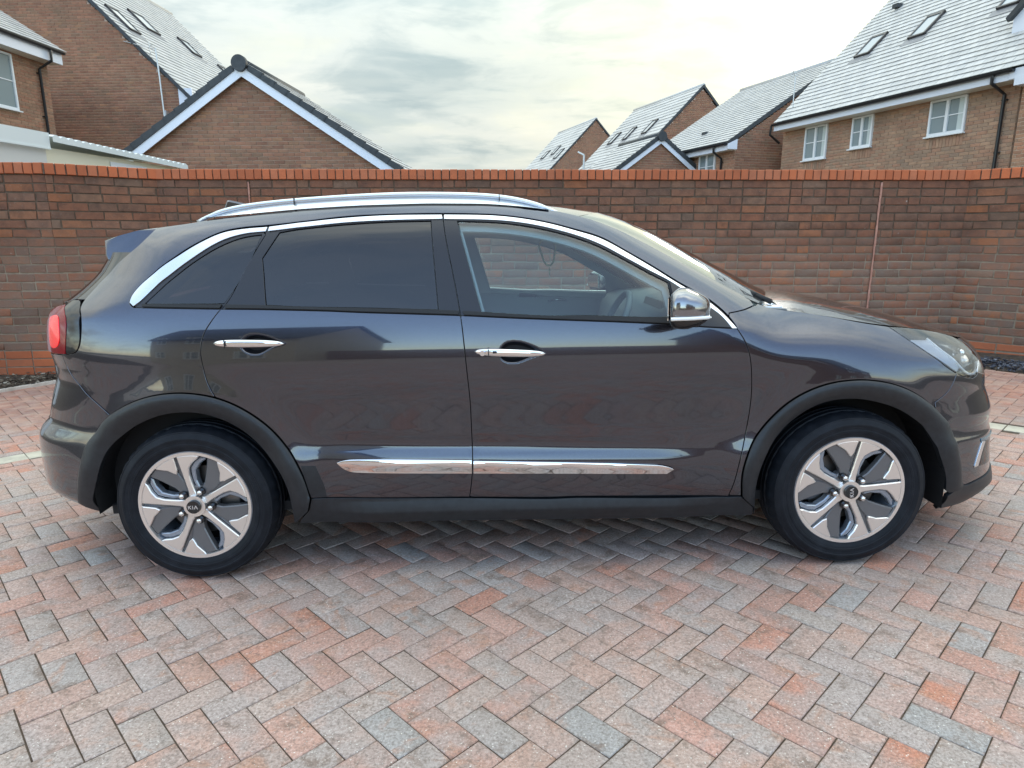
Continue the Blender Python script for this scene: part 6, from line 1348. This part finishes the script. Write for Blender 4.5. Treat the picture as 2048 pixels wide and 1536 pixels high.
    bm = bmesh.new(); bmesh.ops.create_cone(bm, segments=40, radius1=.047, radius2=.044, depth=.03, cap_ends=True, matrix=Matrix.Translation((0, .018, 0)) @ Matrix.Rotation(R(90), 4, 'X')); bm_obj('hub_ring', bm, M['mach'], rim, auto=40)
    bm = bmesh.new(); bmesh.ops.create_cone(bm, segments=40, radius1=.029, radius2=.027, depth=.012, cap_ends=True, matrix=Matrix.Translation((0, -.002, 0)) @ Matrix.Rotation(R(90), 4, 'X')); cap = bm_obj('hub_cap', bm, M['gloss'], rim, auto=40)
    # K I A lettering
    bm = bmesh.new(); t = R(spin_logo); ca, sa = math.cos(t), math.sin(t)
    def stroke(a, b, wd=.0032):
        a = Vector(a); b = Vector(b); d = (b-a).normalized(); nn = Vector((-d.y, d.x))*wd/2
        q4 = [a+nn, b+nn, b-nn, a-nn]; q4 = [(p_.x*ca-p_.y*sa, p_.x*sa+p_.y*ca) for p_ in q4]
        v0 = [bm.verts.new((p_[0], -.0080, p_[1])) for p_ in q4]; v1 = [bm.verts.new((p_[0], -.0092, p_[1])) for p_ in q4]
        bm.faces.new(v1); 
        for i in range(4): bm.faces.new((v0[i], v0[(i+1) % 4], v1[(i+1) % 4], v1[i]))
    h2 = .0075
    stroke((-.0185, -h2), (-.0185, h2)); stroke((-.0175, .0), (-.0085, h2)); stroke((-.0150, .0012), (-.0080, -h2))
    stroke((-.0015, -h2), (-.0015, h2)); stroke((.0050, -h2), (.0112, h2)); stroke((.0112, h2), (.0180, -h2))
    bm_obj('badge_lettering', bm, M['letter'], rim)
    bm = bmesh.new(); bmesh.ops.create_cone(bm, segments=48, radius1=.148, radius2=.148, depth=.012, cap_ends=True, matrix=Matrix.Translation((0, .095, 0)) @ Matrix.Rotation(R(90), 4, 'X'))
    box(bm, -.16, -.08, .07, .13, -.06, .07, .01) if xc > 0 else box(bm, .08, .16, .07, .13, -.06, .07, .01); bm_obj('brake_disc', bm, M['disc'], w, auto=40)
    bm = bmesh.new(); bmesh.ops.create_cone(bm, segments=48, radius1=.215, radius2=.215, depth=.01, cap_ends=True, matrix=Matrix.Translation((0, .16, 0)) @ Matrix.Rotation(R(90), 4, 'X')); bm_obj('brake_backplate', bm, M['inner'], w)
    return w
wheel(-1.35, -.895, 1, 101, 0); wheel(1.35, -.895, 1, 78, 92)
wheel(-1.35, .895, -1, 30, 0); wheel(1.35, .895, -1, 50, 40)
